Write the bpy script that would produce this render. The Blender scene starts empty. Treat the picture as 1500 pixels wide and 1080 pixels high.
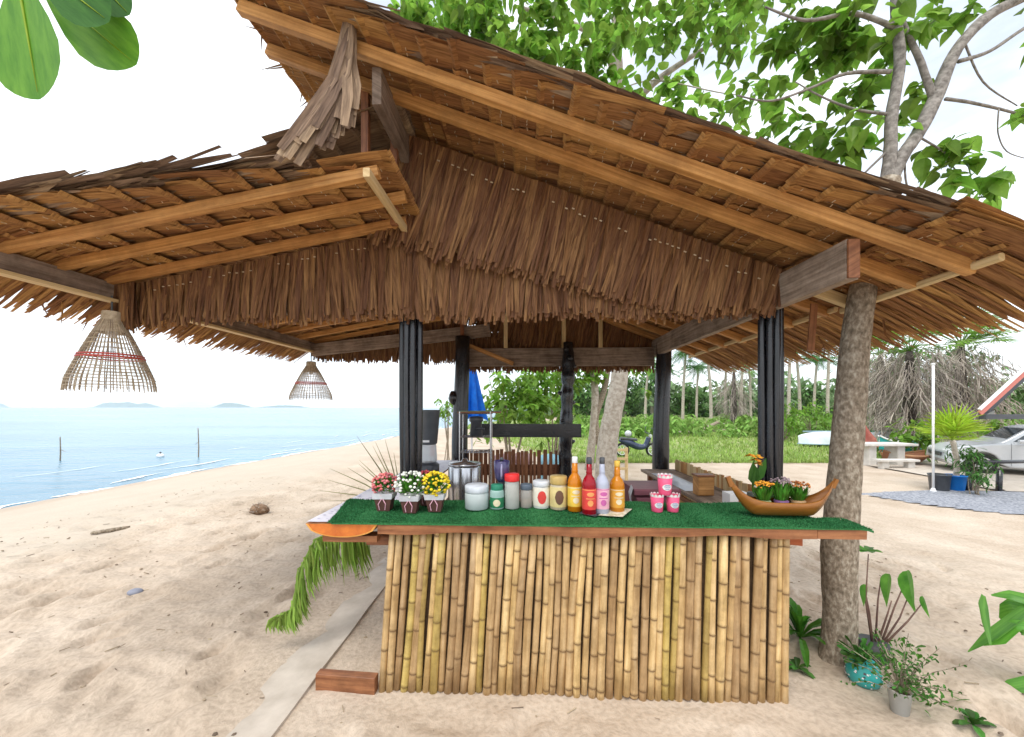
import bpy, math, random
import numpy as np
from mathutils import Vector, Matrix

random.seed(11)
rng = np.random.default_rng(5)
sc = bpy.context.scene
COL = sc.collection
R = math.radians

# ------------------------------------------------------------------ camera, world, sun, exposure
CAM_H = 1.6
F = 545.0                      # focal length in pixels of the 1500 px wide photograph
cam_d = bpy.data.cameras.new('camera')
cam_d.sensor_width = 36.0
cam_d.lens = 36.0 * F / 1500.0
cam_d.shift_y = 57.0 / 1500.0
cam_d.clip_start = 0.05
cam_d.clip_end = 40000.0
cam = bpy.data.objects.new('camera', cam_d)
COL.objects.link(cam)
cam.location = (0, 0, CAM_H)
cam.rotation_euler = (R(90), 0, 0)
sc.camera = cam

SUN_EL, SUN_AZ = 62.0, 205.0   # azimuth clockwise from +Y
world = bpy.data.worlds.new('World')
sc.world = world
world.use_nodes = True
wn = world.node_tree.nodes
wl = world.node_tree.links
wn.clear()
w_out = wn.new('ShaderNodeOutputWorld')
w_bg = wn.new('ShaderNodeBackground')
w_sky = wn.new('ShaderNodeTexSky')
w_sky.sky_type = 'NISHITA'
w_sky.sun_disc = False
w_sky.sun_elevation = R(SUN_EL)
w_sky.sun_rotation = R(SUN_AZ)
w_sky.air_density = 1.0
w_sky.dust_density = 1.5
w_tc = wn.new('ShaderNodeTexCoord')
w_map = wn.new('ShaderNodeMapping')
w_map.inputs['Scale'].default_value = (1.6, 1.6, 5.0)
w_noise = wn.new('ShaderNodeTexNoise')
w_noise.inputs['Scale'].default_value = 1.7
w_noise.inputs['Detail'].default_value = 6.0
w_ramp = wn.new('ShaderNodeValToRGB')
w_ramp.color_ramp.elements[0].position = 0.34
w_ramp.color_ramp.elements[0].color = (0.42, 0.42, 0.42, 1)
w_ramp.color_ramp.elements[1].position = 0.58
w_ramp.color_ramp.elements[1].color = (1, 1, 1, 1)
w_mix = wn.new('ShaderNodeMixRGB')
w_mix.inputs['Color2'].default_value = (7.9, 8.3, 8.7, 1)
wl.new(w_tc.outputs['Generated'], w_map.inputs['Vector'])
wl.new(w_map.outputs['Vector'], w_noise.inputs['Vector'])
wl.new(w_noise.outputs['Fac'], w_ramp.inputs['Fac'])
wl.new(w_ramp.outputs['Color'], w_mix.inputs['Fac'])
wl.new(w_sky.outputs['Color'], w_mix.inputs['Color1'])
wl.new(w_mix.outputs['Color'], w_bg.inputs['Color'])
w_bg.inputs['Strength'].default_value = 0.115
wl.new(w_bg.outputs['Background'], w_out.inputs['Surface'])

sun_d = bpy.data.lights.new('sun', 'SUN')
sun_d.energy = 1.35
sun_d.angle = R(32)
sun_d.color = (1.0, 0.955, 0.88)
sun = bpy.data.objects.new('sun', sun_d)
COL.objects.link(sun)
_d = Vector((math.sin(R(SUN_AZ)) * math.cos(R(SUN_EL)), math.cos(R(SUN_AZ)) * math.cos(R(SUN_EL)), math.sin(R(SUN_EL))))
sun.rotation_euler = _d.to_track_quat('Z', 'Y').to_euler()
sun.location = (0, 0, 30)

sc.view_settings.view_transform = 'Standard'
sc.view_settings.look = 'None'
sc.view_settings.gamma = 1.0
sc.view_settings.use_curve_mapping = False
sc.view_settings.exposure = 0.90
sc.render.engine = 'CYCLES'
sc.cycles.max_bounces = 7
sc.cycles.diffuse_bounces = 5
sc.cycles.transparent_max_bounces = 12
sc.cycles.volume_bounces = 2
sc.cycles.use_denoising = True
sc.cycles.sample_clamp_indirect = 8.0
sc.cycles.caustics_reflective = False
sc.cycles.caustics_refractive = False

# ------------------------------------------------------------------ helpers
YAW = R(2.0)
CA, SA = math.cos(YAW), math.sin(YAW)


def H(u, v, z=0.0):
    """hut frame (u right, v into depth) -> world"""
    return Vector((u * CA + v * SA, -u * SA + v * CA, z))


def atY(x, y, Y):
    return Vector(((x - 750) / F * Y, Y, CAM_H - (y - 597) / F * Y))


def atz(x, y, z):
    return atY(x, y, (CAM_H - z) * F / (y - 597))


def rr(a, b):
    return random.uniform(a, b)


class MB:
    """collects one mesh; uvw = (along, across, random) for grain, var = shade of the piece, mark = joints/spots"""
    def __init__(s):
        s.v, s.f, s.uvw, s.var, s.mark, s.mi = [], [], [], [], [], []

    def add(s, verts, faces, uvw=None, var=0.5, mark=None, mi=0):
        o = len(s.v)
        s.v += [tuple(p) for p in verts]
        s.f += [tuple(i + o for i in f) for f in faces]
        s.mi += [mi] * len(faces)
        n = len(verts)
        s.uvw += list(uvw) if uvw is not None else [tuple(p) for p in verts]
        s.var += list(var) if isinstance(var, (list, tuple)) else [var] * n
        s.mark += list(mark) if mark is not None else [0.0] * n
        return s

    def beam(s, a, b, w, h, up=(0, 0, 1), var=0.5, mi=0, bev=0.0):
        """box from a to b (centres of its ends); w across, h along up"""
        a, b = Vector(a), Vector(b)
        d = (b - a).normalized()
        side = d.cross(Vector(up))
        if side.length < 1e-4:
            side = d.cross(Vector((0, 1, 0)))
        side.normalize()
        upv = side.cross(d).normalized()
        L = (b - a).length
        c = min(w, h) * bev
        prof = []
        hw, hh = w / 2, h / 2
        if c > 0:
            prof = [(-hw + c, -hh), (hw - c, -hh), (hw, -hh + c), (hw, hh - c), (hw - c, hh), (-hw + c, hh), (-hw, hh - c), (-hw, -hh + c)]
        else:
            prof = [(-hw, -hh), (hw, -hh), (hw, hh), (-hw, hh)]
        n = len(prof)
        seg = max(1, int(L / 0.35))
        vs, uv, k = [], [], rr(0, 50)
        for i in range(seg + 1):
            t = i / seg
            p = a.lerp(b, t)
            for (x, y) in prof:
                vs.append(p + side * x + upv * y)
                uv.append((t * L + k, x + y * 1.7, k))
        fs = []
        for i in range(seg):
            for j in range(n):
                j2 = (j + 1) % n
                fs.append((i * n + j, i * n + j2, (i + 1) * n + j2, (i + 1) * n + j))
        fs.append(tuple(range(n - 1, -1, -1)))
        fs.append(tuple(seg * n + j for j in range(n)))
        return s.add(vs, fs, uv, var, None, mi)

    def box(s, lo, hi, var=0.5, mi=0, bev=0.0):
        lo, hi = Vector(lo), Vector(hi)
        c = (lo + hi) / 2
        return s.beam((lo.x, c.y, c.z), (hi.x, c.y, c.z), hi.y - lo.y, hi.z - lo.z, (0, 0, 1), var, mi, bev)

    def tube(s, pts, rad, n=8, var=0.5, marks=None, mi=0, caps=True, jit=0.0):
        pts = [Vector(p) for p in pts]
        if not isinstance(rad, (list, tuple)):
            rad = [rad] * len(pts)
        k = rr(0, 50)
        vs, uv, mk = [], [], []
        L = 0.0
        ref = None
        for i, p in enumerate(pts):
            d = (pts[min(i + 1, len(pts) - 1)] - pts[max(i - 1, 0)])
            if d.length < 1e-9:
                d = Vector((0, 0, 1))
            d.normalize()
            if ref is None:
                ref = d.orthogonal().normalized()
            ref = (ref - d * ref.dot(d))
            ref = ref.normalized() if ref.length > 1e-6 else d.orthogonal().normalized()
            e = d.cross(ref)
            if i:
                L += (p - pts[i - 1]).length
            for j in range(n):
                a = 2 * math.pi * j / n
                r = rad[i] * (1 + rr(-jit, jit))
                vs.append(p + (ref * math.cos(a) + e * math.sin(a)) * r)
                uv.append((L + k, a * rad[i], k))
                mk.append(marks[i] if marks else 0.0)
        fs = []
        for i in range(len(pts) - 1):
            for j in range(n):
                j2 = (j + 1) % n
                fs.append((i * n + j, i * n + j2, (i + 1) * n + j2, (i + 1) * n + j))
        if caps:
            fs.append(tuple(range(n - 1, -1, -1)))
            fs.append(tuple((len(pts) - 1) * n + j for j in range(n)))
        return s.add(vs, fs, uv, var, mk, mi)

    def lathe(s, prof, c, n=16, var=0.5, mi=0, caps=True):
        """profile of (r, z) above point c"""
        c = Vector(c)
        return s.tube_rings([(c.x, c.y, c.z + z) for r, z in prof], [r for r, z in prof], n, var, mi, caps)

    def tube_rings(s, cs, rs, n, var, mi, caps):
        vs, uv = [], []
        k = rr(0, 50)
        for (x, y, z), r in zip(cs, rs):
            for j in range(n):
                a = 2 * math.pi * j / n
                vs.append((x + r * math.cos(a), y + r * math.sin(a), z))
                uv.append((z + k, a * r, k))
        fs = []
        for i in range(len(cs) - 1):
            for j in range(n):
                j2 = (j + 1) % n
                fs.append((i * n + j, i * n + j2, (i + 1) * n + j2, (i + 1) * n + j))
        if caps:
            fs.append(tuple(range(n - 1, -1, -1)))
            fs.append(tuple((len(cs) - 1) * n + j for j in range(n)))
        return s.add(vs, fs, uv, var, None, mi)

    def blade(s, pts, widths, side, fold=0.0, var=0.5, mi=0):
        """a leaf: centre line with widths; fold lifts the edges along the leaf's normal"""
        pts = [Vector(p) for p in pts]
        side = Vector(side)
        vs, uv = [], []
        k = rr(0, 50)
        L = 0
        for i, p in enumerate(pts):
            if i:
                L += (p - pts[i - 1]).length
            d = (pts[min(i + 1, len(pts) - 1)] - pts[max(i - 1, 0)]).normalized()
            sd = side - d * side.dot(d)
            sd = sd.normalized() if sd.length > 1e-6 else d.orthogonal().normalized()
            nn = sd.cross(d)
            w = widths[i] / 2
            if fold:
                vs += [p - sd * w + nn * (fold * w), p, p + sd * w + nn * (fold * w)]
                uv += [(L + k, -w, k), (L + k, 0, k), (L + k, w, k)]
            else:
                vs += [p - sd * w, p + sd * w]
                uv += [(L + k, -w, k), (L + k, w, k)]
        c = 3 if fold else 2
        fs = []
        for i in range(len(pts) - 1):
            for j in range(c - 1):
                fs.append((i * c + j, i * c + j + 1, (i + 1) * c + j + 1, (i + 1) * c + j))
        return s.add(vs, fs, uv, var, None, mi)

    def ball(s, c, r, n=8, m=5, sq=(1, 1, 1), var=0.5, mi=0, jit=0.0):
        c = Vector(c)
        vs = [c + Vector((0, 0, -r * sq[2]))]
        for i in range(1, m):
            t = math.pi * i / m - math.pi / 2
            for j in range(n):
                a = 2 * math.pi * j / n
                q = r * (1 + rr(-jit, jit))
                vs.append(c + Vector((q * sq[0] * math.cos(t) * math.cos(a), q * sq[1] * math.cos(t) * math.sin(a), q * sq[2] * math.sin(t))))
        vs.append(c + Vector((0, 0, r * sq[2])))
        fs = [(0, 1 + (j + 1) % n, 1 + j) for j in range(n)]
        for i in range(m - 2):
            for j in range(n):
                j2 = (j + 1) % n
                fs.append((1 + i * n + j, 1 + i * n + j2, 1 + (i + 1) * n + j2, 1 + (i + 1) * n + j))
        top = len(vs) - 1
        fs += [(top, 1 + (m - 2) * n + j, 1 + (m - 2) * n + (j + 1) % n) for j in range(n)]
        return s.add(vs, fs, None, var, None, mi)

    def build(s, name, mat, parent=None, smooth=False, hut=False):
        me = bpy.data.meshes.new(name)
        if hut:
            vs = [(x * CA + y * SA, -x * SA + y * CA, z) for x, y, z in s.v]
        else:
            vs = s.v
        off = Vector(parent_loc(parent)) if parent is not None else Vector((0, 0, 0))
        me.from_pydata(vs, [], s.f)
        a = me.attributes.new('uvw', 'FLOAT_VECTOR', 'POINT')
        a.data.foreach_set('vector', np.array(s.uvw, dtype=np.float32).ravel())
        a = me.attributes.new('var', 'FLOAT', 'POINT')
        a.data.foreach_set('value', np.array(s.var, dtype=np.float32))
        a = me.attributes.new('mark', 'FLOAT', 'POINT')
        a.data.foreach_set('value', np.array(s.mark, dtype=np.float32))
        mats = mat if isinstance(mat, (list, tuple)) else [mat]
        for m in mats:
            me.materials.append(m)
        if len(mats) > 1:
            me.polygons.foreach_set('material_index', s.mi)
        if smooth:
            me.polygons.foreach_set('use_smooth', [True] * len(me.polygons))
        me.update()
        o = bpy.data.objects.new(name, me)
        COL.objects.link(o)
        if parent is not None:
            o.parent = parent
            o.matrix_parent_inverse = Matrix.Translation(-off)
        return o


LOC = {}


def parent_loc(p):
    return LOC.get(p.name, (0, 0, 0))


def tag(o, label, cat, group=None, kind=None):
    if label:
        o['label'] = label
    if cat:
        o['category'] = cat
    if group:
        o['group'] = group
    if kind:
        o['kind'] = kind
    return o


def thing(name, label, cat, loc, group=None):
    o = bpy.data.objects.new(name, None)
    COL.objects.link(o)
    o.empty_display_size = 0.1
    o.location = loc
    LOC[o.name] = tuple(loc)
    return tag(o, label, cat, group)


# ------------------------------------------------------------------ materials
def M(name, c1, c2=None, scale=8.0, stretch=(1, 1, 1), rough=0.8, bump=0.0, var=0.0, spec=0.25, transl=0.0,
      markc=None, detail=5.0, metal=0.0, coords='uvw', alpha=None, ior=None, trans=0.0, dist=0.02, tcol=None, c3=None, dirt=0.0, dirts=3.0):
    m = bpy.data.materials.new(name)
    m.use_nodes = True
    nt = m.node_tree
    n, l = nt.nodes, nt.links
    b = n['Principled BSDF']
    out = n['Material Output']
    b.inputs['Roughness'].default_value = rough
    b.inputs['Specular IOR Level'].default_value = spec
    b.inputs['Metallic'].default_value = metal
    if trans:
        b.inputs['Transmission Weight'].default_value = trans
    if ior:
        b.inputs['IOR'].default_value = ior
    if alpha is not None:
        b.inputs['Alpha'].default_value = alpha
    c2 = c2 or c1
    if coords == 'uvw':
        at = n.new('ShaderNodeAttribute')
        at.attribute_name = 'uvw'
        src = at.outputs['Vector']
    else:
        tc = n.new('ShaderNodeTexCoord')
        src = tc.outputs['Object']
    mp = n.new('ShaderNodeMapping')
    mp.inputs['Scale'].default_value = stretch
    l.new(src, mp.inputs['Vector'])
    nz = n.new('ShaderNodeTexNoise')
    nz.inputs['Scale'].default_value = scale
    nz.inputs['Detail'].default_value = detail
    nz.inputs['Roughness'].default_value = 0.6
    l.new(mp.outputs['Vector'], nz.inputs['Vector'])
    rp = n.new('ShaderNodeValToRGB')
    rp.color_ramp.elements[0].position = 0.33
    rp.color_ramp.elements[0].color = (*c1, 1)
    rp.color_ramp.elements[1].position = 0.67
    rp.color_ramp.elements[1].color = (*c2, 1)
    if c3:
        e = rp.color_ramp.elements.new(0.5)
        e.color = (*c3, 1)
    l.new(nz.outputs['Fac'], rp.inputs['Fac'])
    col = rp.outputs['Color']
    if var:
        va = n.new('ShaderNodeAttribute')
        va.attribute_name = 'var'
        mr = n.new('ShaderNodeMapRange')
        mr.inputs['To Min'].default_value = 1 - var
        mr.inputs['To Max'].default_value = 1 + var
        l.new(va.outputs['Fac'], mr.inputs['Value'])
        hs = n.new('ShaderNodeHueSaturation')
        l.new(mr.outputs['Result'], hs.inputs['Value'])
        mr2 = n.new('ShaderNodeMapRange')
        mr2.inputs['To Min'].default_value = 0.5 - 0.008 * min(1, var * 2)
        mr2.inputs['To Max'].default_value = 0.5 + 0.02 * min(1, var * 2)
        l.new(va.outputs['Fac'], mr2.inputs['Value'])
        l.new(mr2.outputs['Result'], hs.inputs['Hue'])
        l.new(col, hs.inputs['Color'])
        col = hs.outputs['Color']
    if dirt:
        dn = n.new('ShaderNodeTexNoise')
        dn.inputs['Scale'].default_value = dirts
        dn.inputs['Detail'].default_value = 8
        dn.inputs['Roughness'].default_value = 0.72
        dtc = n.new('ShaderNodeTexCoord')
        l.new(dtc.outputs['Object'], dn.inputs['Vector'])
        dr_ = n.new('ShaderNodeValToRGB')
        dr_.color_ramp.elements[0].position = 0.36
        dr_.color_ramp.elements[0].color = (1 - dirt, 1 - dirt * 1.05, 1 - dirt * 1.1, 1)
        dr_.color_ramp.elements[1].position = 0.58
        dr_.color_ramp.elements[1].color = (1, 1, 1, 1)
        l.new(dn.outputs['Fac'], dr_.inputs['Fac'])
        dm = n.new('ShaderNodeMixRGB'); dm.blend_type = 'MULTIPLY'; dm.inputs['Fac'].default_value = 1
        l.new(col, dm.inputs['Color1']); l.new(dr_.outputs['Color'], dm.inputs['Color2'])
        col = dm.outputs['Color']
    if markc:
        ma = n.new('ShaderNodeAttribute')
        ma.attribute_name = 'mark'
        mx = n.new('ShaderNodeMixRGB')
        mx.inputs['Color2'].default_value = (*markc, 1)
        l.new(ma.outputs['Fac'], mx.inputs['Fac'])
        l.new(col, mx.inputs['Color1'])
        col = mx.outputs['Color']
    l.new(col, b.inputs['Base Color'])
    if bump:
        bp = n.new('ShaderNodeBump')
        bp.inputs['Strength'].default_value = bump
        bp.inputs['Distance'].default_value = dist
        l.new(nz.outputs['Fac'], bp.inputs['Height'])
        l.new(bp.outputs['Normal'], b.inputs['Normal'])
    if transl:
        tr = n.new('ShaderNodeBsdfTranslucent')
        if tcol:
            tr.inputs['Color'].default_value = (*tcol, 1)
        else:
            l.new(col, tr.inputs['Color'])
        ms = n.new('ShaderNodeMixShader')
        ms.inputs['Fac'].default_value = transl
        l.new(b.outputs['BSDF'], ms.inputs[1])
        l.new(tr.outputs['BSDF'], ms.inputs[2])
        l.new(ms.outputs['Shader'], out.inputs['Surface'])
    return m


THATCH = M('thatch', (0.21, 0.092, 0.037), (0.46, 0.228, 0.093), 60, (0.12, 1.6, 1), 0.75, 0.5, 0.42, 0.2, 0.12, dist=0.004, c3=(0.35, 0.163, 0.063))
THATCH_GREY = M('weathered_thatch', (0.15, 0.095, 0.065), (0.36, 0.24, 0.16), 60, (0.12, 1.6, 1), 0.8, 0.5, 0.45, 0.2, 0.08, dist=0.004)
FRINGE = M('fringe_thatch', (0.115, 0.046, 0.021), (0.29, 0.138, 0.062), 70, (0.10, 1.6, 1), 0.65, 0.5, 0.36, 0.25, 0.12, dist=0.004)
STITCH = M('stitch_twine', (0.62, 0.52, 0.38), (0.45, 0.34, 0.2), 40)
RAFTER = M('rafter_wood', (0.42, 0.185, 0.055), (0.70, 0.365, 0.13), 14, (0.16, 3.0, 1), 0.6, 0.25, 0.16, 0.3, dist=0.004, dirt=0.3, dirts=4.0)
PALEWOOD = M('pale_wood', (0.52, 0.36, 0.17), (0.72, 0.54, 0.30), 14, (0.16, 3, 1), 0.65, 0.2, 0.12, dist=0.004)
GREYWOOD = M('grey_wood', (0.21, 0.15, 0.11), (0.43, 0.33, 0.26), 12, (0.25, 2.5, 1), 0.8, 0.35, 0.15, dist=0.005, dirt=0.4, dirts=5.0)
REDWOOD = M('red_wood', (0.19, 0.065, 0.028), (0.40, 0.17, 0.075), 12, (0.22, 2.5, 1), 0.5, 0.4, 0.12, 0.35, dist=0.006, dirt=0.35, dirts=5.0)
BLACKPOLE = M('black_paint', (0.008, 0.008, 0.010), (0.02, 0.02, 0.025), 18, (0.4, 1, 1), 0.24, 0.15, 0.2, 0.6, dist=0.004)
BAMBOO = M('bamboo', (0.40, 0.245, 0.105), (0.68, 0.48, 0.26), 10, (0.35, 3, 1), 0.45, 0.2, 0.26, 0.35, markc=(0.13, 0.07, 0.03), dist=0.003, c3=(0.57, 0.375, 0.18), dirt=0.30, dirts=9.0)
BAMBOO_Y = M('yellow_bamboo', (0.40, 0.27, 0.075), (0.54, 0.39, 0.14), 10, (0.35, 3, 1), 0.42, 0.2, 0.2, 0.35, dirt=0.4, dirts=9.0, markc=(0.15, 0.09, 0.03), dist=0.003)
GAPSHADE_SOIL = M('gap_shade_and_soil', (0.05, 0.03, 0.018), (0.09, 0.055, 0.03), 12, (0.3, 2, 1), 0.9)  # dark tone for the painted shade behind the bamboo; also pot soil
TURF = M('turf_mat', (0.02, 0.115, 0.034), (0.052, 0.225, 0.078), 130, (1, 1, 1), 0.9, 0.9, 0.3, 0.15, coords='obj', dist=0.006)
ORANGE = M('varnished_end_grain', (0.42, 0.085, 0.02), (0.72, 0.22, 0.035), 9, (1, 1, 1), 0.25, 0.1, 0.0, 0.5, coords='obj')
CLOTH = M('pale_plastic_cloth', (0.62, 0.60, 0.70), (0.76, 0.74, 0.80), 6, rough=0.4, coords='obj', bump=0.3)
CLOTHMARK = M('violet_print', (0.30, 0.27, 0.45), (0.45, 0.4, 0.55), 10)
GREENLEAF = M('green_leaf', (0.045, 0.16, 0.012), (0.13, 0.33, 0.035), 9, rough=0.45, var=0.45, spec=0.4, transl=0.42, bump=0.1)
TREELEAF = M('tree_leaf', (0.115, 0.235, 0.022), (0.28, 0.44, 0.07), 6, rough=0.45, var=0.45, spec=0.4, transl=0.68)
DARKLEAF = M('dark_leaf', (0.035, 0.105, 0.018), (0.09, 0.22, 0.035), 7, rough=0.5, var=0.45, spec=0.3, transl=0.35)
YELLOWLEAF = M('lime_leaf', (0.26, 0.42, 0.02), (0.46, 0.58, 0.06), 7, rough=0.5, var=0.35, transl=0.4)
DRYLEAF = M('dry_leaf', (0.26, 0.215, 0.18), (0.48, 0.41, 0.36), 9, rough=0.85, var=0.45, transl=0.2)
BARK = M('bark', (0.14, 0.11, 0.08), (0.44, 0.385, 0.31), 48, (1.0, 1.0, .6), 0.9, 0.8, 0.15, 0.15, coords='obj', dist=0.012, c3=(0.27, 0.215, 0.16))
GREYBARK = M('grey_bark', (0.13, 0.115, 0.10), (0.34, 0.31, 0.28), 30, rough=0.9, bump=0.8, coords='obj', dist=0.01)
PALEBARK = M('pale_bark', (0.30, 0.25, 0.20), (0.55, 0.49, 0.42), 12, rough=0.9, bump=0.6, var=0.15, coords='obj', dist=0.02)
CONCRETE = M('sandy_concrete', (0.42, 0.365, 0.305), (0.56, 0.495, 0.425), 5, rough=0.95, bump=0.5, coords='obj', dist=0.01)
WHITE = M('white_paint', (0.75, 0.75, 0.75), (0.82, 0.82, 0.82), 6, rough=0.4)
STEEL = M('steel', (0.45, 0.45, 0.47), (0.6, 0.6, 0.62), 8, (0.2, 3, 1), 0.25, metal=0.9)
DARKPLASTIC = M('dark_plastic', (0.045, 0.05, 0.06), (0.07, 0.075, 0.085), 8, rough=0.35, spec=0.5)
GLASS = M('clear_glass', (0.90, 0.93, 0.93), rough=0.05, spec=0.5, alpha=0.35)


def plain(name, c, rough=0.5, d=0.8, spec=0.4, **k):
    return M(name, tuple(x * d for x in c), c, 20, rough=rough, spec=spec, **k)


# ------------------------------------------------------------------ the ground
def lattice(x, y, s, seed):
    """smooth value noise on numpy arrays"""
    g = np.random.default_rng(seed).random((257, 257))
    fx, fy = x / s, y / s
    ix, iy = np.floor(fx).astype(int), np.floor(fy).astype(int)
    tx, ty = fx - ix, fy - iy
    tx, ty = tx * tx * (3 - 2 * tx), ty * ty * (3 - 2 * ty)
    a = g[ix % 256, iy % 256]; b = g[(ix + 1) % 256, iy % 256]
    c = g[ix % 256, (iy + 1) % 256]; d = g[(ix + 1) % 256, (iy + 1) % 256]
    return (a * (1 - tx) + b * tx) * (1 - ty) + (c * (1 - tx) + d * tx) * ty - 0.5


SEA_Z = -0.6


def sstep(e0, e1, x):
    t = np.clip((x - e0) / (e1 - e0), 0, 1)
    return t * t * (3 - 2 * t)


def shore_x(y):
    return -11.1 + 2.4 * sstep(8, 30, y) + np.maximum(0, y - 30) * 0.16


def ground_base(x, y):
    sx = shore_x(y)
    berm = -5.0 + np.maximum(0, y - 20) * 0.2
    t = np.clip((berm - x) / np.maximum(berm - sx, 1.0), 0, 3)
    z = -0.6 * t ** 1.15
    z = np.where(x < sx, SEA_Z - (sx - x) * 0.10, z)
    z = np.maximum(z, -6)
    inland = np.maximum(sstep(4.6, 9.5, y), sstep(3.2, 8.0, x)) * sstep(-7, -2, x)
    z = z - 0.42 * inland
    z = z + 0.5 * sstep(25, 60, y) * sstep(0, 10, x)
    return z


def gz(x, y):
    return float(ground_base(np.array([float(x)]), np.array([float(y)]))[0])


def axis(lo, dense_lo, dense_hi, hi, step, grow):
    mid = list(np.arange(dense_lo, dense_hi, step))
    right, s, p = [], step, dense_hi
    while p < hi:
        right.append(p); s *= grow; p += s
    right.append(hi)
    left, s, p = [], step, dense_lo
    while p > lo:
        s *= grow; p -= s; left.append(max(p, lo))
    return np.array(left[::-1] + mid + right)


gx = axis(-5000, -4.2, 4.2, 6000, 0.03, 1.035)
gy = axis(-40, 1.25, 5.2, 7000, 0.03, 1.035)
GX, GY = np.meshgrid(gx, gy, indexing='ij')
GZ = ground_base(GX, GY)
near = np.exp(-np.maximum(0, np.hypot(GX, GY) - 6) / 12)
rough_w = near * (0.35 + 0.65 * sstep(-8.5, -5.5, GX)) * (GX > shore_x(GY) + 0.5)
GZ += rough_w * (0.05 * lattice(GX + 900, GY + 900, 0.9, 1) + 0.060 * np.abs(lattice(GX + 900 + GY * 0.5, GY * 1.9 + 900, 0.30, 2)) + 0.034 * np.abs(lattice(GX * 0.8 + 700 - GY * 0.6, GY * 1.6 + 700 + GX * 0.5, 0.19, 9))
                 + 0.020 * lattice(GX + 900 + GY * 0.4, GY * 1.7 + 900, 0.14, 3) + 0.007 * lattice(GX + 900, GY + 900, 0.07, 4))
# footprints: a heel-and-toe dimple with a low pushed-up rim
for k in range(620):
    px, py = rng.uniform(-7, 4.5), rng.uniform(1.2, 9)
    if -1.1 < px < 1.9 and 2.0 < py < 5:
        continue
    a = rng.uniform(-0.9, 0.3); s = rng.uniform(0.7, 1.35)
    m = (np.abs(gx - px) < 0.5); n_ = (np.abs(gy - py) < 0.5)
    ii, jj = np.ix_(m, n_)
    dx, dy = GX[ii, jj] - px, GY[ii, jj] - py
    ca, sa = math.cos(a), math.sin(a)
    p_, q_ = (dx * ca + dy * sa) / (0.055 * s), (-dx * sa + dy * ca) / (0.13 * s)
    r2 = p_ * p_ + q_ * q_
    GZ[ii, jj] += rng.uniform(0.6, 1.4) * (-0.044 * np.exp(-r2) + 0.017 * np.exp(-(np.sqrt(r2) - 1.7) ** 2 * 3))
# the flat pressed sand under and before the counter
flat = sstep(-1.25, -0.9, GX) * (1 - sstep(1.6, 2.2, GX)) * sstep(1.75, 2.05, GY) * (1 - sstep(4.8, 5.4, GY))
GZ = GZ * (1 - 0.75 * flat)
kstrip = sstep(-1.75, -1.5, GX) * (1 - sstep(-1.15, -1.0, GX)) * (1 - sstep(5.2, 6, GY)) * (GY > 0)
GZ = GZ * (1 - 0.85 * kstrip)


def gheight(x, y):
    i = int(np.clip(np.searchsorted(gx, x), 1, len(gx) - 1)); j = int(np.clip(np.searchsorted(gy, y), 1, len(gy) - 1))
    return float(GZ[i, j])


nx, ny = GX.shape
verts = np.stack([GX, GY, GZ], -1).reshape(-1, 3)
ids = np.arange(nx * ny).reshape(nx, ny)
quads = np.stack([ids[:-1, :-1], ids[1:, :-1], ids[1:, 1:], ids[:-1, 1:]], -1).reshape(-1, 4)
gme = bpy.data.meshes.new('ground')
gme.from_pydata(verts.tolist(), [], quads.tolist())
gme.polygons.foreach_set('use_smooth', [True] * len(gme.polygons))
ground = bpy.data.objects.new('ground', gme)
COL.objects.link(ground)
tag(ground, 'pale beige beach sand with footprints and ripples around the hut', 'sand', kind='structure')


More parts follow.
